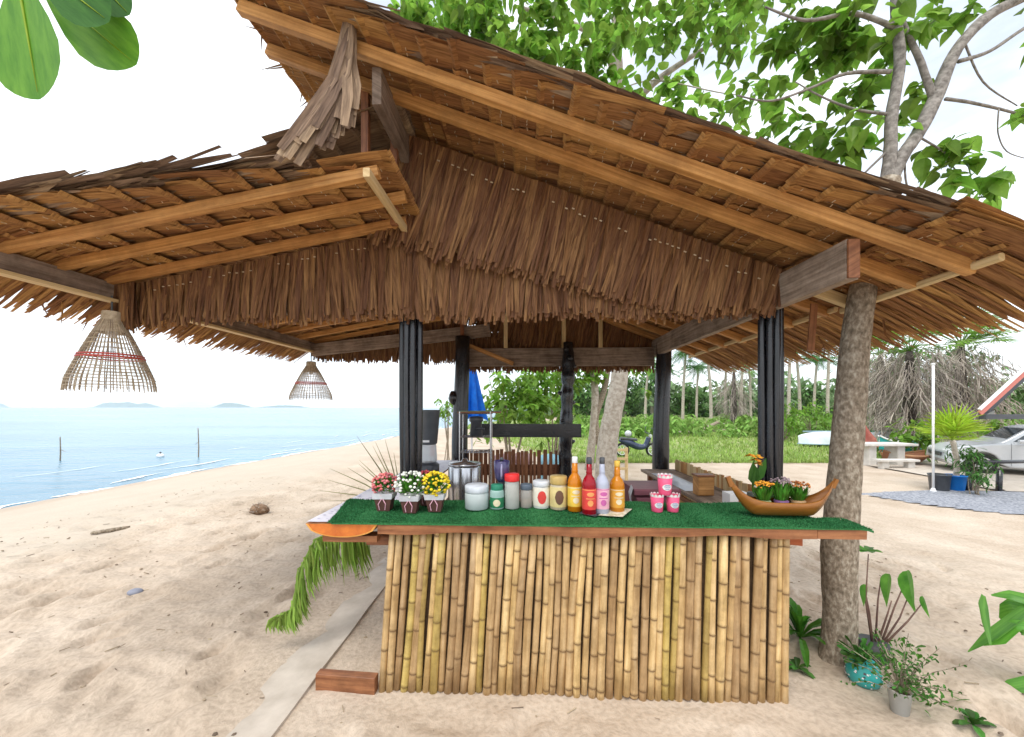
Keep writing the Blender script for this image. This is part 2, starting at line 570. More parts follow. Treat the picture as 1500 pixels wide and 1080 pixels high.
def sand_material():
    m = bpy.data.materials.new('sand')
    m.use_nodes = True
    n, l = m.node_tree.nodes, m.node_tree.links
    b = n['Principled BSDF']
    b.inputs['Roughness'].default_value = 0.92
    b.inputs['Specular IOR Level'].default_value = 0.12
    tc = n.new('ShaderNodeTexCoord')
    n1 = n.new('ShaderNodeTexNoise'); n1.inputs['Scale'].default_value = 1.3; n1.inputs['Detail'].default_value = 8
    n2 = n.new('ShaderNodeTexNoise'); n2.inputs['Scale'].default_value = 34; n2.inputs['Detail'].default_value = 6
    n3 = n.new('ShaderNodeTexNoise'); n3.inputs['Scale'].default_value = 260; n3.inputs['Detail'].default_value = 2
    for q in (n1, n2, n3):
        l.new(tc.outputs['Object'], q.inputs['Vector'])
    rp = n.new('ShaderNodeValToRGB')
    rp.color_ramp.elements[0].position = 0.3; rp.color_ramp.elements[0].color = (0.43, 0.345, 0.265, 1)
    rp.color_ramp.elements[1].position = 0.7; rp.color_ramp.elements[1].color = (0.57, 0.48, 0.39, 1)
    l.new(n1.outputs['Fac'], rp.inputs['Fac'])
    rp2 = n.new('ShaderNodeValToRGB')
    rp2.color_ramp.elements[0].position = 0.25; rp2.color_ramp.elements[0].color = (0.80, 0.785, 0.765, 1)
    rp2.color_ramp.elements[1].position = 0.6; rp2.color_ramp.elements[1].color = (1.06, 1.05, 1.04, 1)
    l.new(n2.outputs['Fac'], rp2.inputs['Fac'])
    mu = n.new('ShaderNodeMixRGB'); mu.blend_type = 'MULTIPLY'; mu.inputs['Fac'].default_value = 1
    l.new(rp.outputs['Color'], mu.inputs['Color1']); l.new(rp2.outputs['Color'], mu.inputs['Color2'])
    # smoother, greyer tide-washed sand towards the water
    sx = n.new('ShaderNodeSeparateXYZ'); l.new(tc.outputs['Object'], sx.inputs['Vector'])
    wob = n.new('ShaderNodeMath'); wob.operation = 'MULTIPLY_ADD'
    l.new(n1.outputs['Fac'], wob.inputs[0]); wob.inputs[1].default_value = 2.2; l.new(sx.outputs['X'], wob.inputs[2])
    mr = n.new('ShaderNodeMapRange')
    mr.inputs['From Min'].default_value = -3.6; mr.inputs['From Max'].default_value = -4.3
    l.new(wob.outputs['Value'], mr.inputs['Value'])
    mx = n.new('ShaderNodeMixRGB'); mx.inputs['Color2'].default_value = (0.50, 0.43, 0.35, 1)
    mf = n.new('ShaderNodeMath'); mf.operation = 'MULTIPLY'; mf.inputs[1].default_value = 0.75
    l.new(mr.outputs['Result'], mf.inputs[0]); l.new(mf.outputs['Value'], mx.inputs['Fac'])
    l.new(mu.outputs['Color'], mx.inputs['Color1'])
    # wet band by the water line
    mz = n.new('ShaderNodeMapRange')
    mz.inputs['From Min'].default_value = -0.47; mz.inputs['From Max'].default_value = -0.57
    l.new(sx.outputs['Z'], mz.inputs['Value'])
    lt = n.new('ShaderNodeMath'); lt.operation = 'LESS_THAN'; lt.inputs[1].default_value = -6.0
    l.new(sx.outputs['X'], lt.inputs[0])
    wet = n.new('ShaderNodeMath'); wet.operation = 'MULTIPLY'
    l.new(mz.outputs['Result'], wet.inputs[0]); l.new(lt.outputs['Value'], wet.inputs[1])
    mw = n.new('ShaderNodeMixRGB'); mw.inputs['Color2'].default_value = (0.40, 0.30, 0.215, 1)
    l.new(wet.outputs['Value'], mw.inputs['Fac']); l.new(mx.outputs['Color'], mw.inputs['Color1'])
    l.new(mw.outputs['Color'], b.inputs['Base Color'])
    mrr = n.new('ShaderNodeMapRange'); mrr.inputs['To Min'].default_value = 0.92; mrr.inputs['To Max'].default_value = 0.35
    l.new(wet.outputs['Value'], mrr.inputs['Value']); l.new(mrr.outputs['Result'], b.inputs['Roughness'])
    ad = n.new('ShaderNodeMath'); ad.operation = 'MULTIPLY_ADD'; ad.inputs[1].default_value = 0.25
    l.new(n3.outputs['Fac'], ad.inputs[0]); l.new(n2.outputs['Fac'], ad.inputs[2])
    bp = n.new('ShaderNodeBump'); bp.inputs['Strength'].default_value = 0.5; bp.inputs['Distance'].default_value = 0.022
    l.new(ad.outputs['Value'], bp.inputs['Height']); l.new(bp.outputs['Normal'], b.inputs['Normal'])
    return m


gme.materials.append(sand_material())

# ------------------------------------------------------------------ sea, foam, islands
def sea_material():
    m = bpy.data.materials.new('sea_water')
    m.use_nodes = True
    n, l = m.node_tree.nodes, m.node_tree.links
    b = n['Principled BSDF']
    b.inputs['Roughness'].default_value = 0.22
    b.inputs['IOR'].default_value = 1.33
    tc = n.new('ShaderNodeTexCoord')
    mp = n.new('ShaderNodeMapping'); mp.inputs['Scale'].default_value = (0.5, 1.3, 1)
    l.new(tc.outputs['Object'], mp.inputs['Vector'])
    n1 = n.new('ShaderNodeTexNoise'); n1.inputs['Scale'].default_value = 1.1; n1.inputs['Detail'].default_value = 7
    mp2 = n.new('ShaderNodeMapping'); mp2.inputs['Scale'].default_value = (0.03, 0.11, 1)
    l.new(tc.outputs['Object'], mp2.inputs['Vector'])
    n2 = n.new('ShaderNodeTexNoise'); n2.inputs['Scale'].default_value = 1.0; n2.inputs['Detail'].default_value = 6
    l.new(mp.outputs['Vector'], n1.inputs['Vector']); l.new(mp2.outputs['Vector'], n2.inputs['Vector'])
    rp = n.new('ShaderNodeValToRGB')
    rp.color_ramp.elements[0].position = 0.35; rp.color_ramp.elements[0].color = (0.085, 0.20, 0.285, 1)
    rp.color_ramp.elements[1].position = 0.65; rp.color_ramp.elements[1].color = (0.16, 0.30, 0.385, 1)
    l.new(n2.outputs['Fac'], rp.inputs['Fac']); l.new(rp.outputs['Color'], b.inputs['Base Color'])
    bp = n.new('ShaderNodeBump'); bp.inputs['Strength'].default_value = 0.8; bp.inputs['Distance'].default_value = 0.25
    l.new(n1.outputs['Fac'], bp.inputs['Height']); l.new(bp.outputs['Normal'], b.inputs['Normal'])
    return m


mb = MB()
sy = axis(-60, 2, 40, 20000, 1.0, 1.25)
prev = None
vs, fs = [], []
for i, y in enumerate(sy):
    vs += [(-20000, y, SEA_Z), (float(shore_x(np.array([y]))[0]) + 1.2 + (0.25 * math.sin(y * 0.9) if y < 60 else 0), y, SEA_Z)]
    if i:
        fs.append((2 * i - 2, 2 * i - 1, 2 * i + 1, 2 * i))
mb.add(vs, fs)
tag(mb.build('sea', sea_material()), 'calm light blue sea along the beach', 'sea', kind='structure')

FOAM = M('foam', (0.70, 0.74, 0.76), (0.85, 0.87, 0.88), 5, rough=0.7, coords='obj', bump=0.6, dist=0.03)
mb = MB()
for band, (dx, w) in enumerate(((0.0, 0.34), (-0.7, 0.16), (-1.6, 0.12), (-2.8, 0.09), (-4.6, 0.07))):
    y = 4.0
    while y < 60:
        L = rr(1.2, 4.5)
        n = 10
        pts, wd = [], []
        for k in range(n + 1):
            yy = y + L * k / n
            xx = float(shore_x(np.array([yy]))[0]) + dx + 0.18 * math.sin(yy * 1.3 + band) + rr(-.05, .05)
            pts.append((xx, yy, SEA_Z + 0.012 + 0.004 * band))
            wd.append(max(0.01, w * rr(0.4, 1.3) * math.sin(math.pi * (k + 0.2) / (n + 0.4))))
        mb.blade(pts, wd, (1, 0, 0))
        y += L + (rr(0.05, 0.3) if band == 0 else rr(1, 6))
tag(mb.build('sea_foam', FOAM), 'thin white wash of foam along the water line', 'foam', kind='stuff')

ISLE = M('island_forest', (0.05, 0.09, 0.06), (0.10, 0.14, 0.09), 0.02, rough=0.95, coords='obj')
for k, (x0, x1, ys, lab) in enumerate((
        (-40, 16, (595, 590, 589, 592), 'low wooded islet on the sea horizon'),
        (124, 240, (596, 591, 589.5, 590, 589, 592, 590.5, 594), 'long humped island with two low domes on the horizon'),
        (305, 372, (595, 590.5, 590, 591.5, 594), 'flat topped island on the horizon'),
        (372, 455, (596, 594.5, 593.6, 594, 595), 'very low thin island beside the flat topped one'))):
    Y = 5200.0
    mb = MB()
    n = 40
    rows = []
    for d in (-90, 0, 90):
        row = []
        for i in range(n + 1):
            t = i / n
            f = t * (len(ys) + 1)
            prof = [597.6] + list(ys) + [597.6]
            j = min(int(f), len(prof) - 2)
            yy = prof[j] + (prof[j + 1] - prof[j]) * (f - j) + rr(-.35, .35)
            p = atY(x0 + (x1 - x0) * t, min(yy, 597.6), Y + d)
            if d:
                p.z = SEA_Z - 3
            row.append(p)
        rows.append(row)
    vs = [p for r_ in rows for p in r_]
    fs = [(a * (n + 1) + i, a * (n + 1) + i + 1, (a + 1) * (n + 1) + i + 1, (a + 1) * (n + 1) + i) for a in range(2) for i in range(n)]
    mb.add(vs, fs)
    tag(mb.build('island', ISLE), lab, 'island', 'islands on the horizon')

# ------------------------------------------------------------------ the thatched hut
def ZR(u):            # underside of the right roof slope
    return 2.292 + 0.385 * (2.305 - u)


def ZL(u):            # underside of the left roof slope
    return 2.515 + 0.177 * (u + 2.76)


hut = thing('beach_hut', 'open thatched bar hut with two roof slopes on black posts', 'hut', H(0.45, 3.6, 0))
V_NEAR, V_BACK = 1.80, 5.15
FV = 2.50             # plane of the front fringe

# posts
def bundle(u, v, label):
    core = MB()
    core.tube([(u, v, -0.15), (u, v, 2.5)], 0.018, 8, 0.4)
    o = core.build('post', BLACKPOLE, hut, True, True)
    o['label'] = label
    for k, (dx, dy) in enumerate(((-0.058, -0.02), (-0.018, -0.045), (0.024, -0.048), (0.062, -0.02), (-0.03, 0.03), (0.03, 0.03))):
        p = MB()
        pts, rad, mk = [], [], []
        z = -0.15
        while z < 2.5:
            pts.append((u + dx + 0.004 * math.sin(z * 2 + k), v + dy, z)); rad.append(0.0225 + 0.002 * math.sin(z * 5 + k * 2)); mk.append(0)
            z += 0.22
        pts.append((u + dx, v + dy, 2.5)); rad.append(0.022)
        p.tube(pts, rad, 10, rr(0, 1))
        p.build('pole', BLACKPOLE, o, True, True)


bundle(-0.806, 2.62, 'bundle of glossy black poles at the front, seaward corner')
bundle(1.675, 2.62, 'bundle of glossy black poles at the front, landward corner')


def log_post(u, v, r, z1, knob, lean=0.0):
    p = MB()
    pts, rad = [], []
    n = 40 if knob else 16
    for i in range(n + 1):
        t = i / n
        z = -0.3 + (z1 + 0.3) * t
        w = 0.018 * math.sin(z * 2.3 + u * 5)
        pts.append((u + w + lean * t, v + 0.01 * math.cos(z * 3), z))
        rad.append(r * (1.12 - 0.22 * t) * (1 + (rr(-0.16, 0.22) if knob else rr(-.02, .02))))
    p.tube(pts, rad, 14, 0.4, jit=0.08 if knob else 0.0)
    return p.build('post', BLACKPOLE, hut, True, True)


lp = log_post(-0.81, 4.70, 0.10, 2.5, False)
kb = MB()
kb.ball((-0.90, 4.66, 1.72), 0.07, 8, 6, (0.9, 0.9, 1.3), 0.4, jit=0.1)
kb.build('branch_stub', BLACKPOLE, lp, True, True)
kp = log_post(0.526, 4.70, 0.078, 2.42, True)
kp['label'] = 'knobbly black branch post in the middle of the back'
for k in range(16):
    kb = MB()
    z = 0.7 + k * 0.108 + rr(-.03, .03)
    a = rr(0, 6.28)
    kb.tube([(0.53 + 0.055 * math.cos(a), 4.7 + 0.055 * math.sin(a), z), (0.53 + 0.115 * math.cos(a), 4.7 + 0.115 * math.sin(a), z + rr(-.01, .04))],
            [rr(0.03, 0.045), 0.016], 8, 0.4)
    kb.build('branch_stub', BLACKPOLE, kp, True, True)
log_post(1.69, 4.70, 0.10, 2.45, False, 0.03)

# main timbers
def timber(name, a, b, w, h, mat, bev=0.08, var=0.5, up=(0, 0, 1), parent=None):
    m_ = MB()
    m_.beam(a, b, w, h, up, var, 0, bev)
    return m_.build(name, mat, parent or hut, False, True)


timber('side_beam', (1.665, 1.955, 2.355), (1.68, 4.95, 2.365), 0.062, 0.205, GREYWOOD, 0.05, 0.8)
rb = timber('end_board', (1.665, 1.951, 2.355), (1.665, 1.941, 2.355), 0.056, 0.195, REDWOOD, 0.02, 0.3)
timber('ridge_beam', (-0.80, 1.98, 3.335), (-0.80, 4.95, 3.335), 0.05, 0.20, GREYWOOD, 0.05, 0.1)
timber('eave_plate', (-2.87, 1.35, 2.40), (-2.82, 4.92, 2.40), 0.045, 0.115, GREYWOOD, 0.05, 0.25)
timber('plate_batten', (-2.845, 1.35, 2.331), (-2.795, 4.90, 2.331), 0.07, 0.02, PALEWOOD, 0.0, 0.5)
timber('tie_beam', (-2.82, 2.585, 2.33), (1.66, 2.585, 2.33), 0.05, 0.14, GREYWOOD, 0.05, 0.3)
timber('back_beam', (-0.85, 4.86, 2.255), (1.66, 4.86, 2.255), 0.06, 0.235, GREYWOOD, 0.05, 0.35)
timber('back_brace', (-2.80, 4.80, 2.35), (-0.45, 4.80, 2.60), 0.05, 0.16, GREYWOOD, 0.05, 0.25)
timber('back_strut', (-0.72, 4.78, 2.40), (-0.15, 4.78, 2.16), 0.03, 0.05, RAFTER, 0.05, 0.4)
for u in (-0.25, 0.32, 0.50, 0.97):
    if u != 0.32:
        timber('stud', (u, 4.83, 2.37), (u, 4.83, ZR(u) - 0.08), 0.05, 0.04, PALEWOOD, 0.05, 0.5, (0, 1, 0))
for (u, v, z0, z1) in ((-0.955, 2.2, 2.80, 3.52), (-0.83, 2.34, 2.76, 3.42), (-0.80, 2.63, 2.45, 3.24), (-0.80, 4.72, 2.45, 3.24)):
    timber('stud', (u, v, z0), (u, v, z1), 0.045, 0.035, REDWOOD, 0.05, 0.3, (0, 1, 0))
# a broken slat hanging below the landward eave
timber('hanging_slat', (1.98, 2.62, 2.31), (1.955, 2.62, 1.99), 0.045, 0.012, REDWOOD, 0.0, 0.6, (0, 1, 0))

# rafters
for i, v in enumerate((1.93, 2.18, 2.445, 2.80, 3.15, 3.50, 3.85, 4.20, 4.55, 4.88)):
    j = rr(-0.012, 0.012)
    u0, u1 = -1.52 + rr(-.02, .02), 2.225 + rr(-0.015, 0.015)
    m_ = MB()
    vr = 2.57 if i == 2 else v
    m_.beam((u0, vr, ZR(u0) - 0.036 + j), (u1, vr, ZR(u1) - 0.036 + j), 0.046, 0.064, (0, 0, 1), rr(0.3, 0.8), 0, 0.06)
    m_.build('rafter', PALEWOOD if i == 2 else RAFTER, hut, False, True)
    u0, u1 = -2.90, -0.70 + rr(-0.10, 0.02)
    m_ = MB()
    m_.beam((u0, v, ZL(u0) - 0.03), (u1, v, ZL(u1) - 0.03), 0.042, 0.055, (0, 0, 1), rr(0.3, 0.8), 0, 0.06)
    m_.build('rafter', RAFTER, hut, False, True)
timber('batten', (-0.80, 1.85, ZL(-.8) - 0.075), (-0.80, 2.48, ZL(-.8) - 0.075), 0.035, 0.045, PALEWOOD, 0.08, 0.2)
timber('batten', (2.205, 1.80, ZR(2.2) - 0.035), (2.195, 2.66, ZR(2.2) - 0.065), 0.030, 0.038, PALEWOOD, 0.25, 0.7)
timber('batten', (2.205, 2.72, ZR(2.2) - 0.035), (2.195, 3.90, ZR(2.2) - 0.055), 0.030, 0.038, PALEWOOD, 0.25, 0.6)
timber('batten', (2.205, 3.94, ZR(2.2) - 0.035), (2.195, 5.05, ZR(2.2) - 0.055), 0.030, 0.038, PALEWOOD, 0.25, 0.6)


# thatch: each course is one sewn palm-leaf panel, laid across the slope and lapping over the one below it
def left_near(u):
    return 1.70 + 0.20 * min(1.0, max(0.0, (u + 2.5) / 1.7))


def course(u_top, sgn, Z, length, name, parent, mat, v0, v1, lift=0.036, wmin=0.045, wmax=0.085, tip=0.0):
    m_ = MB()
    v = v0 + rr(-0.05, 0.04)
    z_off = rr(-0.006, 0.006)
    shade = rr(0.35, 0.65)
    wob = rr(0, 6)
    while v < v1:
        w = rr(wmin, wmax)
        sk = rr(-0.035, 0.035)
        L = length * rr(0.9, 1.08)
        n = 3
        pts = []
        uu = u_top + 0.010 * math.sin(v * 3 + wob) + rr(-.004, .004)
        zj = rr(-0.004, 0.008)
        for k in range(n + 1):
            t = k / n
            u = uu + sgn * L * t
            pts.append((u, v + sk * t, Z(u) + z_off + zj + lift * t ** 0.8 + 0.004))
        var = min(1, max(0, shade + rr(-0.3, 0.3)))
        m_.blade(pts, [w * 1.15, w * 1.15, w * 1.08, w * (0.95 - tip)], (0, 1, 0), rr(-0.10, 0.06), var)
        # the leaf folds back over the stick
        m_.blade([(uu - sgn * 0.012, v, Z(uu) + z_off + zj + 0.010), (uu + sgn * 0.004, v, Z(uu) + z_off + zj - 0.007), (uu + sgn * rr(0.05, 0.085), v, Z(uu) + z_off + zj + 0.003)],
                 [w * 1.1, w * 1.12, w * 1.0], (0, 1, 0), 0, min(1, max(0, var + 0.12)))
        v += w * 0.93
    return m_.build(name, mat, parent, False, True)


def stitches(m_, u, Z, v0, v1, sgn):
    v = v0 + 0.05
    while v < min(v1, 3.0):
        if random.random() < 0.62:
            uu = u + sgn * (0.062 + rr(-.006, .006))
            L = rr(0.010, 0.022)
            m_.beam((uu, v, Z(uu) - 0.003), (uu + rr(-.006, .006), v + L, Z(uu) - 0.003), 0.0035, 0.003)
        v += rr(0.028, 0.042)


# the outer, upper thatch skin of each slope is the part; its panels are the sub-parts
def skin(name, Z, ua, ub, off):
    m_ = MB()
    n, k = 26, 14
    vs, fs, uv, va = [], [], [], []
    for i in range(n + 1):
        u = ua + (ub - ua) * i / n
        for j in range(k + 1):
            v0_ = (left_near(u) if Z is ZL else V_NEAR) + 0.06
            v = v0_ + (V_BACK - 0.04 - v0_) * j / k
            vs.append((u, v, Z(u) + off + rr(0, 0.02)))
            uv.append((u, v, 0)); va.append(rr(0.2, 0.6))
    for i in range(n):
        for j in range(k):
            a = i * (k + 1) + j
            fs.append((a, a + 1, a + k + 2, a + k + 1))
    m_.add(vs, fs, uv, va)
    return m_.build(name, THATCH_GREY, hut, False, True)


roof_r = skin('roof_slope', ZR, -1.53, 2.30, 0.045)
roof_r['label'] = 'long steep thatched roof slope falling to the landward side'
roof_l = skin('roof_slope', ZL, -2.90, -0.72, 0.045)
roof_l['label'] = 'low flat thatched roof slope falling to the sea'
st_r, st_l = MB(), MB()
u = -1.55
while u < 2.20:
    course(u, 1, ZR, 0.38, 'thatch_panel', roof_r, THATCH, V_NEAR, V_BACK)
    stitches(st_r, u, ZR, V_NEAR, V_BACK, 1)
    u += 0.148 + rr(-0.012, 0.012)
u = -0.70
while u > -2.84:
    course(u, -1, ZL, 0.40, 'thatch_panel', roof_l, THATCH, left_near(u), V_BACK, lift=0.04)
    stitches(st_l, u, ZL, left_near(u), V_BACK, -1)
    u -= 0.185 + rr(-0.015, 0.015)
tag(st_r.build('stitching', STITCH, roof_r, False, True), None, None, kind='stuff')
tag(st_l.build('stitching', STITCH, roof_l, False, True), None, None, kind='stuff')


# ragged eaves: long leaf tips running past the last batten
def eave(Z, u0, sgn, reach, slope_extra, roof, mat):
    m_ = MB()
    for layer in range(5):
        v = V_NEAR - 0.1
        while v < V_BACK:
            w = rr(0.018, 0.05)
            L = reach * rr(0.75, 1.12) * (1 - 0.07 * layer)
            sk = rr(-0.07, 0.07)
            pts = []
            for k in range(4):
                t = k / 3
                u = u0 + sgn * (-0.30 + (L + 0.30) * t)
                dz = Z(u0) - 0.37 * max(0, (u - u0) * sgn) * (1 if sgn > 0 else 0.48) if (u - u0) * sgn > 0 else Z(u)
                pts.append((u, v + sk * t, dz + 0.012 + 0.016 * layer - slope_extra * t * t + rr(-.008, .008)))
            m_.blade(pts, [w, w * 1.05, w * 0.95, w * rr(0.2, 0.6)], (0, 1, 0), rr(-0.25, 0.2), rr(0.1, 0.95))
            v += w * rr(0.5, 0.8)
        # loose dangling tips
    for k in range(26):
        v = rr(V_NEAR, V_BACK)
        L = rr(0.08, 0.24)
        a = Vector((u0 + sgn * reach * rr(0.45, 0.95), v, Z(u0) - 0.17 * reach - 0.03))
        m_.blade([a, a + Vector((sgn * 0.05, rr(-.04, .04), -L * 0.5)), a + Vector((sgn * rr(0.0, 0.1), rr(-.1, .1), -L))], [0.018, 0.014, 0.003], (0, 1, 0), 0, rr(0.1, 0.8))
    return tag(m_.build('eave_fringe', mat, roof, False, True), None, None, kind='stuff')


eave(ZR, 2.215, 1, 0.54, 0.10, roof_r, THATCH)
eave(ZL, -2.89, -1, 0.42, 0.20, roof_l, THATCH)


# verges: weathered leaf strips lying along the near gable edges
def verge(Z, ua, ub, roof, n, thick, vb=None, mat=None):
    m_ = MB()
    for k in range(n):
        u = rr(ua, ub)
        L = rr(0.25, 0.75)
        h = rr(0.0, thick)
        v = (vb if vb else (left_near(u + 0.2) if Z is ZL else V_NEAR)) + rr(-0.02, 0.16) - 0.03 * h / thick
        du, dv = L, rr(-0.05, 0.05)
        pts = []
        for q in range(4):
            t = q / 3
            uu = min(ub + 0.12, u + du * t)
            pts.append((uu, v + dv * t, Z(uu) + 0.03 + h + rr(-.006, .006) + 0.02 * t * rr(-1, 1)))
        m_.blade(pts, [rr(0.02, 0.05)] * 3 + [rr(0.006, 0.03)], (0, 1, rr(-0.7, 0.7)), rr(-0.3, 0.3), rr(0, 0.9))
    return tag(m_.build('verge_thatch', mat or THATCH_GREY, roof, False, True), None, None, kind='stuff')


verge(ZR, -1.6, 2.3, roof_r, 420, 0.045)
verge(ZL, -3.05, -1.25, roof_l, 260, 0.04)
verge(ZR, -1.6, 2.3, roof_r, 120, 0.08, V_BACK - 0.1)
# loose ends at the top of the landward slope
m_ = MB()
for k in range(70):
    v = rr(V_NEAR, V_BACK)
    L = rr(0.02, 0.30) * random.random()
    m_.blade([(-1.40, v, ZR(-1.40) + 0.03 + rr(0, .05)), (-1.52, v + rr(-.03, .03), ZR(-1.52) + 0.03), (-1.55 - L * 0.6, v + rr(-.06, .06), ZR(-1.55) + rr(-0.06, 0.05))],
             [0.022, 0.018, 0.003], (0, 1, 0), 0.1, rr(0, 0.8))
tag(m_.build('loose_leaf', THATCH_GREY, roof_r, False, True), None, None, kind='stuff')

# the flap that closes the step between the two slopes
def ZF(u):
    return 3.10 + 0.36 * (u + 1.62)


flap = MB()
u = -0.74
m_ = MB()
n = 12
vs, fs, uv = [], [], []
for i in range(n + 1):
    uu = -1.60 + 0.88 * i / n
    for j in range(2):
        vs.append((uu, 2.26 + 2.6 * j, ZF(uu) + 0.06)); uv.append((uu, 2.26 + 2.6 * j, 0))
for i in range(n):
    fs.append((2 * i, 2 * i + 1, 2 * i + 3, 2 * i + 2))
m_.add(vs, fs, uv, 0.3)
roof_f = m_.build('ridge_flap', THATCH_GREY, hut, False, True)
u = -0.74
while u > -1.5:
    course(u, -1, ZF, 0.34, 'thatch_panel', roof_f, THATCH_GREY, 2.2, 4.85)
    u -= 0.15
# infill behind it, between the lower slope and the flap
m_ = MB()
v = 2.62
while v < 4.8:
    w = rr(0.03, 0.06)
    m_.blade([(-0.92, v, 3.36), (-0.94, v + rr(-.02, .02), 3.05), (-0.96, v + rr(-.03, .03), 2.86)], [w, w, w * 0.7], (0, 1, 0), 0.2, rr(0.1, 0.6))
    v += w * 0.8
tag(m_.build('infill_thatch', THATCH_GREY, roof_f, False, True), None, None, kind='stuff')

# bunch of leaves folded over the outer rafter, hanging from the ridge
m_ = MB()
for k in range(46):
    t = k / 45
    a = Vector((-0.885 + rr(-.02, .02), 1.86 + rr(-.02, .02), 3.555 + rr(-0.03, 0.03)))
    e = Vector((-1.16 + 0.30 * t + rr(-.03, .03), 1.72 + 0.10 * t + rr(-.03, .03), 2.76 + 0.30 * t + rr(-.05, .05)))
    mid = a.lerp(e, 0.45) + Vector((0.07 - 0.10 * t + rr(-.03, .03), 0.02, 0.02))
    q = a.lerp(mid, 0.5) + Vector((0.005, 0, 0.02))
    m_.blade([a, q, mid, mid.lerp(e, 0.5) + Vector((0.012, 0, 0)), e], [0.02, 0.030, 0.045, 0.05, 0.035], (0.8, 0.3, 0.2), rr(-.3, .3), rr(0.0, 0.75))
m_.build('folded_leaf_bunch', THATCH_GREY, hut, False, True)


# fringes hanging from the gable
def fringe(name, ulist, ztop, zbot, v, lean, mat, wr=(0.016, 0.038), parent=None, dense=0.45, ragged=0.05, curl=0.02):
    m_ = MB()
    for layer in range(3):
        u = ulist[0]
        while u < ulist[1]:
            w = rr(*wr)
            t0 = ztop(u)
            b0 = zbot(u) + rr(-ragged * 0.4, ragged) + 0.02 * layer
            if b0 < t0 - 0.03:
                L = t0 - b0
                ln = lean(u) + rr(-0.13, 0.13)
                dv = rr(-curl, curl) - 0.004 - 0.012 * layer
                tw = rr(-0.8, 0.8)
                pts = [(u, v + 0.012 * layer, t0), (u + ln * L * 0.28, v + dv * 0.4 + 0.012 * layer, t0 - L * 0.3), (u + ln * L * 0.62, v + dv + 0.012 * layer, t0 - L * 0.65), (u + ln * L, v + dv * 1.3 + 0.012 * layer, b0)]
                m_.blade(pts, [w * 1.15, w * 1.1, w * 0.95, w * rr(0.35, 0.8)], (1, 0.5 * tw, 0), rr(-0.55, 0.55), rr(0, 1) * 0.9 + 0.05)
            u += w * dense * rr(0.7, 1.2)
    return tag(m_.build(name, mat, parent or hut, False, True), None, None, kind='stuff')


def zb_front(u):
    return 2.155 + 0.03 * min(1, max(0, (u + 2.7) / 1.5)) + 0.012 * math.sin(u * 5)


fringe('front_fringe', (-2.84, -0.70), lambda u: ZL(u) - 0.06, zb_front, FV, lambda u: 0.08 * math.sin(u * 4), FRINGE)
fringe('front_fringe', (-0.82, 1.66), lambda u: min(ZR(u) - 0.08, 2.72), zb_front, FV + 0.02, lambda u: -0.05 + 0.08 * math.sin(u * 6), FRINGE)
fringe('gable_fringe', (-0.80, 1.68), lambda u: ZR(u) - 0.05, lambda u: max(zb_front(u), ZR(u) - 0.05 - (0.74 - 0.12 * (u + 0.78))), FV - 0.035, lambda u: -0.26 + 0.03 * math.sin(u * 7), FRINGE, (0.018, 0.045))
m_ = MB()
u = -0.7
while u < 1.6:
    z = ZR(u) - 0.17 + rr(-.012, .012)
    if random.random() < .45:
        u += rr(0.03, 0.06)
        continue
    m_.beam((u, FV - 0.055, z), (u + 0.016, FV - 0.055, z - 0.006), 0.006, 0.006)
    u += rr(0.03, 0.05)
u = -2.6
while u < -0.8:
    z = ZL(u) - 0.13 + rr(-.01, .01)
    if random.random() < .45:
        u += rr(0.03, 0.06)
        continue
    m_.beam((u, FV - 0.02, z), (u + 0.014, FV - 0.02, z), 0.005, 0.005)
    u += rr(0.03, 0.06)
tag(m_.build('stitching', STITCH, hut, False, True), None, None, kind='stuff')
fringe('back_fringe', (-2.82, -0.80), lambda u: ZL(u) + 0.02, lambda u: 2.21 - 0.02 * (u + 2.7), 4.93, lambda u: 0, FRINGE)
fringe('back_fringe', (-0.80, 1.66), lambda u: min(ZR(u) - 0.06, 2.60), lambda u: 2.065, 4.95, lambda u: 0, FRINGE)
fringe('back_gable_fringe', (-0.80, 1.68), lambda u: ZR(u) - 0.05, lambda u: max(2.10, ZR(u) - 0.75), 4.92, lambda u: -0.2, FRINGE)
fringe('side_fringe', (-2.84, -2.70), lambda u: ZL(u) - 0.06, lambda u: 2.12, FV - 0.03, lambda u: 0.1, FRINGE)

# rail and slatted back wall between the back posts, and the landward side counter
timber('rail', (-0.62, 4.60, 1.315), (0.69, 4.60, 1.315), 0.035, 0.165, BLACKPOLE, 0.05, 0.2)
bw = timber('back_rail', (-0.80, 4.78, 0.80), (0.45, 4.78, 0.80), 0.03, 0.14, REDWOOD, 0.05, 0.0)
u = -0.78
while u < 0.44:
    m_ = MB()
    w = rr(0.03, 0.05)
    m_.beam((u, 4.745, 0.25), (u + rr(-.006, .006), 4.745, 1.05 + rr(-.02, .02)), w, 0.018, (0, 1, 0), rr(0, 0.6), 0, 0.1)
    m_.build('slat', REDWOOD, bw, False, True)
    u += w + (rr(0.004, 0.012) if u < 0.1 else rr(0.02, 0.035))

